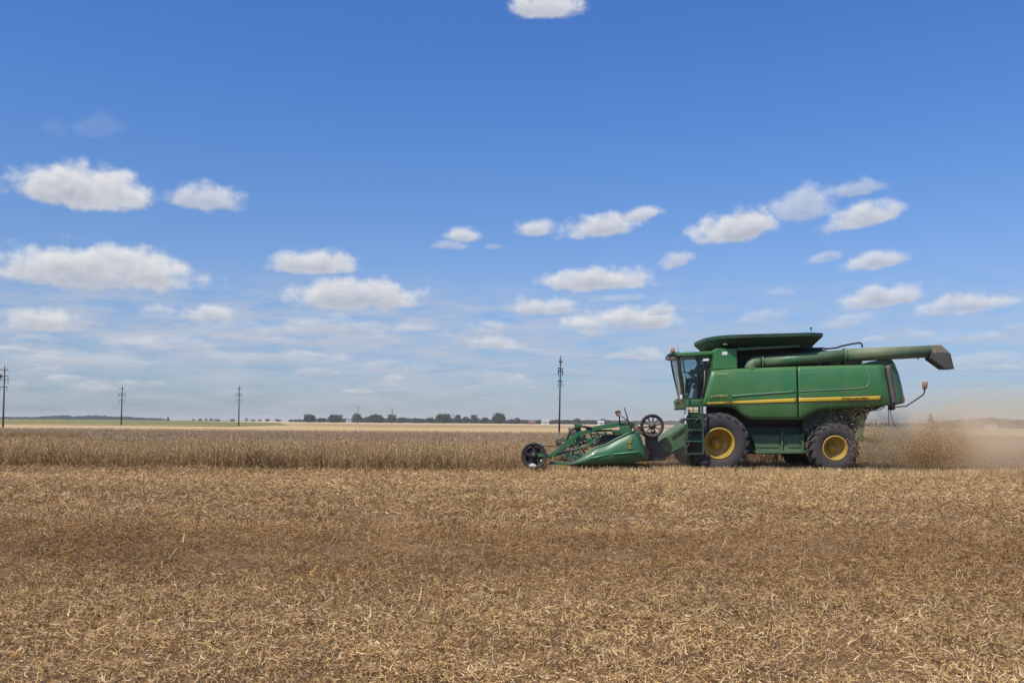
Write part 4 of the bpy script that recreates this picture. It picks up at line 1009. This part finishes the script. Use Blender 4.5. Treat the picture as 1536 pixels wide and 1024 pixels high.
m = MB(); bs = W(955, 650, hd + .3); m.box((bs.x - .05, bs.y, bs.z - .1), (bs.x + .1, bs.y + hw_ - .4, bs.z + .06)); m.build('top_beam', GREEN_HEAD, head, 0.02)
m = MB(); m.prism([(896, 668), (903, 652.5), (933, 651), (946, 650), (944, 654), (910, 668)], hd + .32, hd + .4); m.build('inner_shield', BLACK, head)
# pick-up reel
rc = W(868, 667, hd + .5); ra = .46
reel = MB(); reel.tube([(rc.x, rc.y - .1, rc.z), (rc.x, rc.y + hw_ - .8, rc.z)], .07, 14)
for k in range(5):
    a_ = .35 + 2 * PI * k / 5; ex, ez = math.cos(a_) * ra, math.sin(a_) * ra
    for yy in (0, (hw_ - .9) / 2, hw_ - .9): reel.bar((rc.x, rc.y + yy, rc.z), (rc.x + ex, rc.y + yy, rc.z + ez), .05, .02)
reel = reel.build('reel', GREEN_HEAD, head)
for k in range(5):
    m = MB(); a_ = .35 + 2 * PI * k / 5; ex, ez = math.cos(a_) * ra, math.sin(a_) * ra
    m.tube([(rc.x + ex, rc.y - .05, rc.z + ez), (rc.x + ex, rc.y + hw_ - .85, rc.z + ez)], .026, 8)
    m.mi = 1
    for i in range(14):
        y_ = rc.y + .1 + i * (hw_ - .9) / 14; m.tube([(rc.x + ex, y_, rc.z + ez), (rc.x + ex - .03, y_, rc.z + ez - .1), (rc.x + ex + .0, y_, rc.z + ez - .24)], .008, 4)
    m.build('reel_bat', [GREEN_HEAD, TINE], head)
# reel arms, braces, hydraulics at the near end
def rod(pts, w, mt, nm, d=hd + .1, square=True):
    m = MB(); q = [W(x, y, d) for x, y in pts]
    if square:
        for a, b in zip(q, q[1:]): m.bar(a, b, w, w * .8)
    else: m.tube(q, w / 2, 8)
    return m.build(nm, mt, head, 0.008 if square else 0)
rod([(802, 683.5), (814, 682.3), (826, 682.3)], .085, GREEN_HEAD, 'wheel_arm', hd + .02)
rod([(822, 686.5), (832, 679), (848, 666.5), (858, 658.5), (868, 650)], .12, GREEN_HEAD, 'reel_arm', hd + .06)
rod([(868, 650), (880, 647.5), (898, 641), (926, 637)], .12, GREEN_HEAD, 'reel_arm', hd + .18)
rod([(826, 684), (846, 678.5), (864, 673.5), (884, 667), (896, 655)], .07, GREEN_HEAD, 'brace', hd + .16)
rod([(833, 679.5), (860, 674), (882, 667.5)], .03, STEEL, 'brace', hd + .1)
rod([(868, 651), (890, 646), (915, 645.5), (936, 648)], .075, GREEN_HEAD, 'brace', hd + .6)
rod([(872, 655), (884, 660), (893, 668)], .06, GREEN_HEAD, 'brace', hd + .5)
rod([(884, 652), (896, 650), (916, 651.5), (934, 651)], .05, GREEN_LOW, 'brace', hd + .9)
rod([(814, 668.3), (826, 668), (838, 669), (848, 671), (860, 669)], .045, RUST, 'tie_rod', hd + .2, False)
rod([(832, 663.4), (837, 659.5), (847, 656.4)], .02, BLACK, 'hose', hd + .3, False)
rod([(850.5, 661), (851.5, 654), (854.5, 647), (859, 642.8), (864.5, 640.6)], .075, GREYDUST, 'hose', hd + .25, False)
rod([(871, 638.5), (878, 640), (887, 642.2)], .07, BLACK, 'hose', hd + .12, False)
rod([(872, 654), (874, 660), (877, 665)], .045, BLACK, 'hose', hd + .14, False)
m = MB(); m.prism([(863.5, 638), (870, 637), (873, 650), (872, 660), (865, 660), (863.5, 650)], hd + .2, hd + .45); m.prism([(865.5, 660), (869, 660), (869, 668), (866, 668)], hd + .24, hd + .36)
m.build('reel_mount', GREEN_DARK, head, 0.015)
m = MB(); m.prism([(861.5, 635.5), (866, 633.5), (868, 641), (862.5, 642)], hd + .1, hd + .3); m.prism([(867.5, 636), (871, 635), (872, 641), (868, 641)], hd + .12, hd + .28); m.build('valve_block', GREEN_HEAD, head, 0.01)
m = MB(); m.prism([(863.5, 655), (868, 655), (868, 671), (864.5, 671)], hd + .1, hd + .18); m.prism([(869.5, 652), (871.5, 652), (873, 662), (871, 662)], hd + .12, hd + .18); m.build('hydraulic_cylinder', GREEN_LOW, head, 0.01)
for k in range(46):
    x0, y0 = R.uniform(828, 900), R.uniform(640, 688); x0 = max(x0, 868 - (y0 - 640) * .9 + 4)
    if y0 > 694 - (x0 - 857) * .62: continue
    q = [(x0, y0), (x0 + R.uniform(-4, 7), y0 + R.uniform(1, 6)), (x0 + R.uniform(-8, 14), y0 + R.uniform(-2, 11))]
    rod(q, R.uniform(.018, .04), R.choice([GREEN_LOW, RUST, BLACK, GREYDUST, GREEN_DARK]), 'hose', hd + R.uniform(.3, 1.4), False)
for k in range(5):
    rod([(872 + 11 * k, 649 - 1.5 * k), (876 + 11 * k, 654 - 1.2 * k), (878 + 11 * k, 660 - 1.4 * k)], .035, R.choice([GREEN_DARK, RUST]), 'reel_finger', hd + .7, False)
m = MB(); m.prism([(931.5, 639.5), (945, 638), (946.5, 646), (941, 650.5), (932, 651.5)], hd + .2, hd + .7); m.build('gear_box', GREEN_HEAD, head, 0.02)
m = MB(); m.prism([(925, 635), (944, 632), (951, 633.5), (953, 640), (948, 643), (926, 638.5)], hd + .8, hd + 1.3); m.build('gear_box', GREEN_DARK, head, 0.02)
rod([(879, 644.8), (893, 641), (908, 638.4), (930, 636.5), (941, 638)], .09, GREEN_HEAD, 'lift_arm', hd + .55)
rod([(936.4, 611.3), (941.5, 628), (947.8, 646.5)], .035, BLACK, 'guide_rod', hd + .3, False)
m = MB(); m.tube([W(929.2, 624, hd + .4), W(929.5, 637, hd + .4)], .02, 6); m.tube([W(931, 623.5, hd + .4), W(938, 628, hd + .4), W(943, 631.5, hd + .4)], .016, 6); m.build('lamp_stalk', BLACK, head)
m = MB(); q = [W(922.4, 617.2, hd + .4), W(929.5, 614.6, hd + .4)]; m.prism([(922.3, 617.5), (924, 615.8), (929.3, 614.6), (931, 616), (931.2, 621), (928.5, 624.8), (926.2, 624)], hd + .33, hd + .47); m.build('header_lamp', GREYDUST, head, 0.02)
m = MB(); m.prism([(925.6, 619.8), (930.5, 619), (930.8, 621.2), (928.5, 624.6), (926.6, 623.8)], hd + .3, hd + .329); m.build('lamp_lens', AMBER, head, 0.01)
def spoked(cpx, cpy, rpx, d, nsp, tyre_w, nm, mt, rimmat, sw=.05):
    cen = W(cpx, cpy, d); k = (MY + d) / F; Rw = rpx * k
    m = MB(); m.lathe(cen, [(Rw * .82, .01), (Rw * .9, -.015), (Rw * .98, .0), (Rw, .03), (Rw, tyre_w - .03), (Rw * .97, tyre_w), (Rw * .84, tyre_w), (Rw * .8, tyre_w * .6), (Rw * .82, .01)], 40)
    m.mi = 1
    m.lathe(cen, [(Rw * .83, .03), (Rw * .74, .02), (Rw * .72, .07), (Rw * .83, .09)], 40)
    m.lathe(cen, [(0, -.03), (Rw * .13, -.03), (Rw * .16, .0), (Rw * .3, .03), (Rw * .3, .08), (0, .09)], 24)
    for i in range(nsp):
        a_ = 2 * PI * (i + .3) / nsp; v = Vector((math.cos(a_), 0, math.sin(a_)))
        m.bar(cen + v * Rw * .22 + Vector((0, .055, 0)), cen + v * Rw * .8 + Vector((0, .055, 0)), sw, .03)
    return m.build(nm, [mt, rimmat], head)
spoked(801, 683.3, 20, hd - .05, 5, .2, 'gauge_wheel', RUBBER, BLACK, .09)
m = MB(); cen = W(801, 683.3, hd + .03); m.lathe(cen, [(0, .06), (.26, .05), (.27, .08), (0, .1)], 28); m.build('wheel_disc', paint('dull_disc', (0.03, 0.032, 0.036), .35, amount=.25, metallic=.3), head)
m = MB(); m.prism([(792.5, 696.4), (798, 695.2), (797, 693.6), (800, 694.8), (803.5, 696.6), (803.8, 699), (796, 698.9)], hd - .03, hd - .01); m.build('wheel_glint', WHITE, head)  # white patch paints a reflection on the gauge wheel
m = MB(); m.prism([(810.4, 689), (812.6, 688.6), (812.8, 691.6), (810.8, 692)], hd - .03, hd - .01); m.build('wheel_glint', CREAM, head)  # smaller cream patch of the same painted reflection
spoked(978.6, 638.5, 17.8, .55, 10, .16, 'transport_wheel', RUBBER, GREYDUST, .045)
m = MB(); m.prism([(969.5, 649), (984, 646), (988, 652), (985, 672), (974, 673), (970, 664)], .75, 1.2); m.build('wheel_bracket', GREYDUST, head, 0.02)
m = MB(); m.prism([(966, 668), (992, 668), (1000, 690), (962, 692)], .9, 2.6); m.build('coupler_frame', BLACK, head, 0.02)
m = MB(); m.prism([(951, 640), (957, 641), (962, 645), (962, 651), (957, 652), (953, 648)], hd + .4, hd + .6); m.build('hose_clamp', RUST, head, 0.01)
m = MB(); m.tube([W(956, 644, .3), W(962, 650, .4), W(968, 654, .6)], .03, 8); m.tube([W(953, 637, .3), W(958, 640, .4), W(970, 652, .7)], .025, 8); m.build('hose', WHITE if False else GREYDUST, head)

# ------------------------------------------------------------------ operator
op = W(1055, 570, sd + .25)                # hips on the seat
def skin_mesh(name, pts, edges, mat, parent=None, sub=1):
    me = bpy.data.meshes.new(name); org = ORIGIN['person'] if parent is not None else Vector((0, 0, 0))
    me.from_pydata([p - org for p, _ in pts], edges, []); me.materials.append(mat)
    o = bpy.data.objects.new(name, me); COL.objects.link(o)
    md = o.modifiers.new('skin', 'SKIN'); md.use_smooth_shade = True
    if not me.skin_vertices: me.skin_vertices.new()
    for i, (_, r) in enumerate(pts):
        me.skin_vertices[0].data[i].radius = (r, r) if not isinstance(r, tuple) else r
        me.skin_vertices[0].data[i].use_root = (i == 0)
    sb = o.modifiers.new('sub', 'SUBSURF'); sb.levels = sub; sb.render_levels = sub
    dg = bpy.context.evaluated_depsgraph_get(); m2 = bpy.data.meshes.new_from_object(o.evaluated_get(dg))
    o.modifiers.clear(); o.data = m2
    if parent is not None: o.parent = parent
    return o
base = W(1052, 576, sd + .25)
hips = base + Vector((0, 0, .1))
pr = empty('person', (hips.x, hips.y, hips.z - .1)); ORIGIN['person'] = Vector(pr.location)
tag(pr, 'operator in dark clothes seated at the steering wheel in the cab', 'person')
def figure(scale_r, lo, hi):
    """one connected skeleton; the same joints serve body and clothing"""
    V = Vector; h = hips; k = scale_r
    pts, ed = [], []
    def add(p, r, prev=None):
        pts.append((p, r if isinstance(r, tuple) else r * k)); i = len(pts) - 1
        if prev is not None: ed.append((prev, i))
        return i
    pel = add(h, .135); bel = add(h + V((-.01, 0, .2)), .13, pel); chs = add(h + V((-.05, 0, .4)), .145, bel); nk0 = add(h + V((-.07, 0, .53)), .075, chs)
    d = dict(pel=pel, bel=bel, chs=chs, nk=nk0)
    for sgn in (-1, 1):
        sh = add(h + V((-.06, .19 * sgn, .47)), .075, chs); el = add(h + V((-.2, .25 * sgn, .24)), .05, sh); wr = add(wc + ux * .17 * sgn + V((.07, .0, .06)), .034, el)
        d['wr%d' % sgn] = wr
        hp = add(h + V((-.04, .1 * sgn, -.02)), .1, pel); kn = add(h + V((-.45, .13 * sgn, .04)), .07, hp); an = add(h + V((-.5, .13 * sgn, -.36)), .045, kn); d['an%d' % sgn] = an
    return pts, ed, d, add
pts, ed, d, add = figure(.82, 0, 0)
nk = add(hips + Vector((-.09, 0, .6)), .06 / .82, d['nk']); ch = add(hips + Vector((-.115, 0, .67)), .085 / .82, nk); hd1 = add(hips + Vector((-.11, 0, .75)), .105 / .82, ch); hd2 = add(hips + Vector((-.105, 0, .82)), .085 / .82, hd1)
nose = add(hips + Vector((-.235, 0, .725)), .014 / .82, hd1)
for sg in (-1, 1): add(hips + Vector((-.1, .1 * sg, .73)), .016 / .82, hd1)
for sgn in (-1, 1):
    w = pts[d['wr%d' % sgn]][0]; pa = add(w + Vector((-.06, 0, -.01)), .03 / .82, d['wr%d' % sgn])
    for i in range(4):
        b0 = add(w + Vector((-.1, (i - 1.5) * .02, -.0)), .009 / .82, pa); b1 = add(w + Vector((-.125, (i - 1.5) * .021, -.03 - .004 * (i % 2))), .008 / .82, b0); add(w + Vector((-.11, (i - 1.5) * .021, -.055)), .007 / .82, b1)
    t0 = add(w + Vector((-.05, -.035 * sgn, -.02)), .01 / .82, pa); add(w + Vector((-.08, -.045 * sgn, -.045)), .008 / .82, t0)
    a_ = pts[d['an%d' % sgn]][0]; add(a_ + Vector((-.1, 0, -.05)), .04 / .82, d['an%d' % sgn])
body = skin_mesh('body', pts, ed, SKIN, pr)
pts, ed, d, add = figure(1.0, 0, 0)
keep = [i for i in range(len(pts))]
def sub(ids):
    mp_ = {o_: n_ for n_, o_ in enumerate(ids)}; return [pts[i] for i in ids], [(mp_[a], mp_[b]) for a, b in ed if a in mp_ and b in mp_]
ja = [0, 1, 2, 3, 4, 5, 6, 10, 11, 12]; tr_ = [0, 7, 8, 9, 13, 14, 15]
q, e = sub(ja); skin_mesh('jacket', q, e, JACKET, pr)
q, e = sub(tr_); skin_mesh('trousers', q, e, TROUSERS, pr)
m = MB(); hc = hips + Vector((-.095, 0, .80))
for (r0, z0) in (): pass
m.lathe((0, 0, 0), [(0, 0)], 3) if False else None
ringz = [(.118, -.06), (.125, 0), (.112, .05), (.07, .09), (.0, .105)]
rr_ = []
for r_, z_ in ringz: rr_.append([m.bm.verts.new(hc + Vector((math.cos(2 * PI * k / 16) * r_ + (.02 if z_ < 0 else 0), math.sin(2 * PI * k / 16) * r_ * .85, z_))) for k in range(16)] if r_ > 0 else [m.bm.verts.new(hc + Vector((0, 0, z_)))])
for A, B in zip(rr_, rr_[1:]):
    for k in range(16):
        if len(B) == 1: m.face([A[k], A[(k + 1) % 16], B[0]], True)
        else: m.face([A[k], A[(k + 1) % 16], B[(k + 1) % 16], B[k]], True)
m.build('hair', HAIR, pr)
for sg in (-1, 1):
    m = MB(); m.lathe(hips + Vector((-.205, .035 * sg - .0, .755)), [(0, -.012), (.011, -.006), (.012, .0), (.011, .006), (0, .012)], 8); m.build('eye', BLACK, pr)
m = MB(); q = hips + Vector((-.208, 0, .675)); m.box(q + Vector((-.006, -.028, -.004)), q + Vector((.01, .028, .004))); m.build('mouth', RUST, pr)

# ------------------------------------------------------------------ flying chaff and dust
def chaff(name, blobs, mat, label, L=(.02, .07), wd=(.006, .014)):
    sp = []; n0 = sum(b[6] for b in blobs); cs = []
    for px, py, sx, sy, d0, sd_, n in blobs:
        x = rng.normal(px, sx, n); y = rng.normal(py, sy, n); dd = rng.normal(d0, sd_, n)
        P3 = np.array([W(a, b, cdd)[:] for a, b, cdd in zip(x, y, dd)]); P3 = P3[P3[:, 2] > .03]; cs.append(P3)
    cen = np.concatenate(cs); n = len(cen)
    dr = unit(rng.normal(0, 1, (n, 3)) * np.array([1.2, 1, .9])); l = rng.uniform(*L, n)[:, None]
    bend = rng.normal(0, .25, (n, 3)) * l
    sp = np.stack([cen - dr * l / 2, cen + bend, cen + dr * l / 2], 1)
    v, q = ribbons(sp, rng.uniform(*wd, n), unit(np.cross(dr, rng.normal(0, 1, (n, 3)))))
    me = raw_mesh(name, v, q.ravel(), np.full(len(q), 4), [mat]); o = bpy.data.objects.new(name, me); COL.objects.link(o)
    return tag(o, label, None, None, 'stuff')
chaff('flying_chaff', [(1266, 628, 24, 9, .3, .2, 420), (1225, 645, 14, 12, .35, .2, 230), (1292, 618, 20, 6, .3, .3, 320), (1308, 648, 13, 15, -.2, .25, 3000), (1318, 668, 20, 15, -.25, .25, 5200), (1365, 676, 34, 14, -.1, .35, 3600), (1430, 672, 36, 16, .3, .5, 1700)], CHAFF, 'pale chaff and straw bits flying out behind the rear wheel', (.014, .05), (.004, .011))
chaff('brown_husks', [(1388, 668, 20, 15, .1, .35, 8500), (1398, 682, 26, 9, .0, .35, 7500), (1372, 687, 22, 7, .1, .3, 3000)], HUSK, 'dense burst of brown husks thrown behind the harvester', (.012, .036), (.006, .014))

def dust(name, c0, c1, dens, col, label, seed=0.0, core=None):
    """a box of dust whose density fades to nothing before its faces, with billows"""
    lo = Vector([min(a, b) for a, b in zip(c0, c1)]); hi = Vector([max(a, b) for a, b in zip(c0, c1)])
    mid_, half = (lo + hi) / 2, (hi - lo) / 2
    o = MB().box(lo, hi); m, nt = nmat(name); n = N(nt)
    pos = n('ShaderNodeNewGeometry').outputs['Position']
    q = n('ShaderNodeVectorMath', {0: pos, 1: tuple(mid_)}, operation='SUBTRACT'); q = n('ShaderNodeVectorMath', {0: q.outputs[0], 1: tuple(half)}, operation='DIVIDE')
    ln = n('ShaderNodeVectorMath', {0: q.outputs[0]}, operation='LENGTH').outputs['Value']
    fall = n('ShaderNodeMapRange', {0: ln, 1: 0.15, 2: 1.0, 3: 1.0, 4: 0.0}); fall.interpolation_type = 'SMOOTHSTEP'
    no = n('ShaderNodeTexNoise', {'Vector': n('ShaderNodeVectorMath', {0: pos, 1: (seed, seed, 0)}, operation='ADD').outputs[0], 'Scale': 0.85, 'Detail': 5.0, 'Roughness': 0.6})
    bil = n('ShaderNodeMapRange', {0: no.outputs[0], 1: 0.36, 2: 0.66, 3: 0.15, 4: 1.6})
    den = n.math('MULTIPLY', n.math('MULTIPLY', fall.outputs[0], bil.outputs[0]), dens)
    v = n('ShaderNodeVolumePrincipled', {'Color': (*col, 1), 'Density': den, 'Anisotropy': -0.1})
    n('ShaderNodeOutputMaterial', {'Volume': v.outputs[0]})
    ob = o.build(name, m); tag(ob, label, None, None, 'stuff')
    return ob
def dbox(px0, px1, py0, py1, d0, d1):
    dm = (d0 + d1) / 2; a, b = W(px0, py0, dm), W(px1, py1, dm)
    return (a.x, MY + d0, a.z), (b.x, MY + d1, b.z)
dust('dust_cloud', *dbox(1235, 1720, 560, 760, -.6, 7.5), .42, (.96, .76, .5), 'broad tan dust cloud drifting behind the harvester', 1.0)
dust('dust_burst', *dbox(1322, 1485, 618, 724, .0, 2.8), 1.6, (.8, .53, .28), 'thick brown dust burst low behind the rear wheel', 7.0)
dust('chaff_dust', *dbox(1262, 1420, 602, 728, -.4, 2.8), .8, (.95, .78, .52), 'pale tan dust billowing close behind the rear wheel', 21.0)
dust('header_dust', *dbox(930, 1075, 600, 730, -.1, 4.6), .36, (.85, .73, .58), 'grey dust rising behind the header', 13.0)

# ------------------------------------------------------------------ haze over the plain
HZ = 0.0002
hm, nt = nmat('haze'); n = N(nt)
v = n('ShaderNodeVolumePrincipled', {'Color': (.88, .93, 1.0, 1), 'Density': HZ, 'Anisotropy': 0.3}); n('ShaderNodeOutputMaterial', {'Volume': v.outputs[0]})
hz = MB().box((-9200, -700, -1), (9200, 9200, 22)).build('haze', hm); tag(hz, 'thin bluish haze lying over the whole plain', None, None, 'stuff')

# ------------------------------------------------------------------ sun, sky and clouds
SUN_DIR = Vector((-0.4, -0.47, 0.88)).normalized()
sun = bpy.data.lights.new('sun', 'SUN'); sun.energy = 4.6; sun.angle = math.radians(0.53); sun.color = (1.0, 0.95, 0.87)
so = bpy.data.objects.new('sun', sun); COL.objects.link(so); so.rotation_euler = SUN_DIR.to_track_quat('Z', 'Y').to_euler()
elev = math.asin(SUN_DIR.z); azim = math.atan2(SUN_DIR.x, SUN_DIR.y)
wd = bpy.data.worlds.new('World'); SC.world = wd; wd.use_nodes = True; nt = wd.node_tree; nt.nodes.clear(); n = N(nt)
sky = n('ShaderNodeTexSky', sky_type='NISHITA', sun_disc=False, sun_elevation=elev, sun_rotation=azim, altitude=100.0, air_density=1.0, dust_density=0.6, ozone_density=1.6)
geo = n('ShaderNodeTexCoord'); gen = geo.outputs['Generated']
sp = n('ShaderNodeSeparateXYZ', {0: gen}); X, Y_, Z = sp.outputs
az = n.math('ARCTAN2', X, Y_); el = n.math('ARCSINE', Z)
ae = n('ShaderNodeCombineXYZ', {0: az, 1: el, 2: 0.0}).outputs[0]
sv = n('ShaderNodeMapping', {0: ae, 'Scale': (15.0, 18.0, 1.0)}).outputs[0]
w1 = n('ShaderNodeTexNoise', {'Vector': sv, 'Scale': 1.3, 'Detail': 3.0, 'Roughness': 0.5})
warp = n('ShaderNodeVectorMath', {0: w1.outputs['Color'], 1: (0.5, 0.5, 0.5)}, operation='SUBTRACT')
warp = n('ShaderNodeVectorMath', {0: warp.outputs[0], 1: (0.02, 0.009, 0)}, operation='MULTIPLY')
aew = n('ShaderNodeVectorMath', {0: ae, 1: warp.outputs[0]}, operation='ADD').outputs[0]
RC = random.Random(5)
CL = [  # azimuth/elevation via photo measurements: px, py, half width, half height, strength, tilt
 (116, 278, 112, 42, 1.25, 0), (313, 297, 66, 27, .8, -.05), (150, 400, 172, 42, 1.2, 0), (472, 392, 86, 23, .95, 0), (533, 440, 118, 31, 1.15, .02),
 (62, 480, 70, 24, .85, 0), (231, 466, 36, 14, .65, 0), (310, 469, 45, 18, .8, 0), (691, 351, 32, 15, .85, 0), (672, 366, 36, 10, .5, 0), (740, 370, 18, 6, .3, 0),
 (799, 340, 36, 17, .85, .05), (905, 338, 70, 23, .95, .1), (955, 323, 42, 14, .85, .2), (1022, 388, 32, 17, .7, .35), (1110, 338, 82, 29, .95, .15), (1200, 308, 60, 34, .62, .1), (1290, 323, 66, 24, .9, .22), (1288, 282, 46, 15, .55, .1),
 (1313, 390, 62, 18, .8, .12), (1242, 386, 36, 10, .45, .1), (893, 419, 98, 22, .95, .03), (816, 458, 60, 18, .85, 0), (938, 480, 108, 26, 1.0, .04), (985, 466, 42, 16, .8, .2), (930, 446, 40, 10, .4, .1),
 (735, 490, 38, 14, .7, 0), (741, 514, 46, 13, .65, 0), (1318, 445, 72, 20, .85, .1), (1440, 456, 84, 18, .8, .08), (955, 531, 50, 13, .65, 0), (815, 8, 74, 24, .95, 0), (748, 561, 30, 8, .4, 0),
 (1155, 474, 50, 12, .4, .1), (1272, 482, 45, 13, .45, .1), (1455, 504, 62, 13, .5, .05), (1385, 500, 36, 12, .42, 0), (1530, 490, 36, 10, .35, 0), (150, 186, 44, 24, .1, .2), (90, 190, 26, 18, .06, 0), (1170, 437, 30, 8, .25, 0),
 (500, 490, 120, 20, .5, 0), (620, 495, 60, 14, .5, 0), (360, 492, 90, 18, .45, 0), (250, 520, 120, 18, .42, 0), (420, 535, 130, 14, .42, 0), (120, 540, 140, 16, .4, 0), (560, 550, 110, 12, .36, 0), (1100, 560, 130, 12, .3, 0), (1480, 540, 90, 14, .36, 0)]
for k in range(30):
    CL.append((RC.uniform(-20, 790) if k < 23 else RC.uniform(1080, 1536), RC.uniform(470, 585), RC.uniform(18, 62), RC.uniform(5, 10), RC.uniform(.32, .6), RC.uniform(-.03, .06)))
f = None; yl = None; ya = None
for px, py, hw, hh, st, tl in CL:
    D = P(px, py, 1.0) - Vector((0, 0, EYE)); D.normalize(); a0_, e0_ = math.atan2(D.x, D.y), math.asin(D.z)
    k = math.cos(a0_) / F * math.cos(e0_) if True else 1
    # (each cloud waits for the one before it: keeps the shader's working memory small)
    src_ = aew if f is None else n('ShaderNodeVectorMath', {0: f, 1: (1e-9, 1e-9, 0), 2: aew}, operation='MULTIPLY_ADD').outputs[0]
    mpn = n('ShaderNodeMapping', {0: src_, 'Location': (a0_, e0_ - .28 * hh * k, 0), 'Rotation': (0, 0, tl), 'Scale': (hw * k * 1.02, hh * k * 1.24, 1)}, vector_type='TEXTURE')
    fl = n('ShaderNodeVectorMath', {0: mpn.outputs[0], 1: (1, -2.1, 1)}, operation='MULTIPLY'); mx = n('ShaderNodeVectorMath', {0: mpn.outputs[0], 1: fl.outputs[0]}, operation='MAXIMUM')
    ln = n('ShaderNodeVectorMath', {0: mx.outputs[0]}, operation='LENGTH').outputs['Value']
    A_ = min(1.4, max(.88, .72 + hw / 170)); g = n.math('MULTIPLY_ADD', ln, -A_, A_)
    yv = n('ShaderNodeSeparateXYZ', {0: mpn.outputs[0]}).outputs[1]
    sta = min(0.95, st * 0.95)
    if f is None: f, yl, ya = g, yv, sta
    else:
        sel = n.math('GREATER_THAN', g, f)
        yl = n('ShaderNodeMix', {0: sel, 2: yl, 3: yv}).outputs[0]; ya = n('ShaderNodeMix', {0: sel, 2: ya, 3: sta}).outputs[0]; f = n.math('MAXIMUM', f, g)
n1_ = n('ShaderNodeTexNoise', {'Vector': sv, 'Scale': 3.2, 'Detail': 8.0, 'Roughness': 0.53, 'Distortion': 0.0})
off = n('ShaderNodeVectorMath', {0: sv, 1: (0.05, -0.13, 0)}, operation='SUBTRACT')
n2_ = n('ShaderNodeTexNoise', {'Vector': off.outputs[0], 'Scale': 3.2, 'Detail': 8.0, 'Roughness': 0.53, 'Distortion': 0.0})
nb_ = n('ShaderNodeTexNoise', {'Vector': sv, 'Scale': 1.5, 'Detail': 2.0})
dn = n.math('ADD', n.math('MULTIPLY', f, 1.0), n.math('ADD', n.math('MULTIPLY', n.math('SUBTRACT', n1_.outputs[0], 0.5), 1.3), n.math('MULTIPLY', n.math('SUBTRACT', nb_.outputs[0], 0.5), 0.65)))
cov = n('ShaderNodeMapRange', {0: dn, 1: -0.04, 2: 0.62, 3: 0.0, 4: 1.0}); cov.interpolation_type = 'SMOOTHSTEP'
# thin streaks of stratus low over the plain
st_ = n('ShaderNodeMapping', {0: ae, 'Scale': (9.0, 48.0, 1.0)}); n3_ = n('ShaderNodeTexNoise', {'Vector': st_.outputs[0], 'Scale': 1.6, 'Detail': 6.0, 'Roughness': 0.6})
lowband = n.ramp(n.math('MULTIPLY', el, 5.0), [(0.0, (.25, .25, .25)), (0.15, (.5, .5, .5)), (0.42, (.75, .75, .75)), (0.6, (.5, .5, .5)), (0.8, (0, 0, 0))])
leftw = n('ShaderNodeMapRange', {0: az, 1: -0.05, 2: 0.25, 3: 1.0, 4: 0.55})
streak = n.math('MULTIPLY', n.math('MULTIPLY', n('ShaderNodeMapRange', {0: n3_.outputs[0], 1: 0.33, 2: 0.62, 3: 0.0, 4: 1.15}).outputs[0], lowband), leftw.outputs[0])
relief = n.math('MULTIPLY', n.math('SUBTRACT', n1_.outputs[0], n2_.outputs[0]), 0.9)
hgt = n('ShaderNodeMapRange', {0: yl, 1: -0.75, 2: 0.45, 3: 0.0, 4: 1.0}); hgt.interpolation_type = 'SMOOTHSTEP'
thick = n('ShaderNodeMapRange', {0: dn, 1: 0.35, 2: 1.0, 3: 0.0, 4: 0.3})
lit = n.math('SUBTRACT', n.math('ADD', n.math('MULTIPLY_ADD', hgt.outputs[0], 0.68, 0.28), relief), thick.outputs[0], clamp=True)
ccol = n.ramp(lit, [(0.0, (3.5, 3.75, 4.5)), (0.45, (4.9, 5.05, 5.55)), (1.0, (7.3, 7.3, 7.4))])
lowmod = n('ShaderNodeMapRange', {0: el, 1: 0.07, 2: 0.15, 3: 1.0, 4: 0.0}); stm = n('ShaderNodeMapRange', {0: n3_.outputs[0], 1: 0.36, 2: 0.62, 3: 0.12, 4: 1.2})
alpha = n.math('MULTIPLY', n.math('MULTIPLY', cov.outputs[0], ya), n('ShaderNodeMix', {0: lowmod.outputs[0], 2: 1.0, 3: stm.outputs[0]}).outputs[0], clamp=True)
tint = n.ramp(el, [(0.0, (0.55, 0.68, 0.92)), (0.05, (0.58, 0.69, 0.97)), (0.16, (0.83, 0.90, 1.14)), (0.32, (0.78, 0.97, 1.33)), (0.5, (0.80, 0.97, 1.46))])
skyc = n('ShaderNodeHueSaturation', {'Color': n.mix(1.0, sky.outputs[0], tint, 'MULTIPLY'), 'Saturation': 1.1, 'Value': 1.0, 'Hue': 0.5})
base_ = n.mix(streak, skyc.outputs[0], (4.75, 5.05, 5.85))
fin = n.mix(alpha, base_, ccol)
bg = n('ShaderNodeBackground', {0: fin, 'Strength': 0.11}); n('ShaderNodeOutputWorld', {0: bg.outputs[0]})

SC.view_settings.view_transform = 'Standard'; SC.view_settings.look = 'None'; SC.view_settings.exposure = 0.0; SC.view_settings.gamma = 1.0
SC.render.film_transparent = False
SC.cycles.max_bounces = 7; SC.cycles.diffuse_bounces = 3; SC.cycles.transparent_max_bounces = 12; SC.cycles.volume_bounces = 1
SC.cycles.volume_step_rate = 2.0; SC.cycles.use_denoising = True
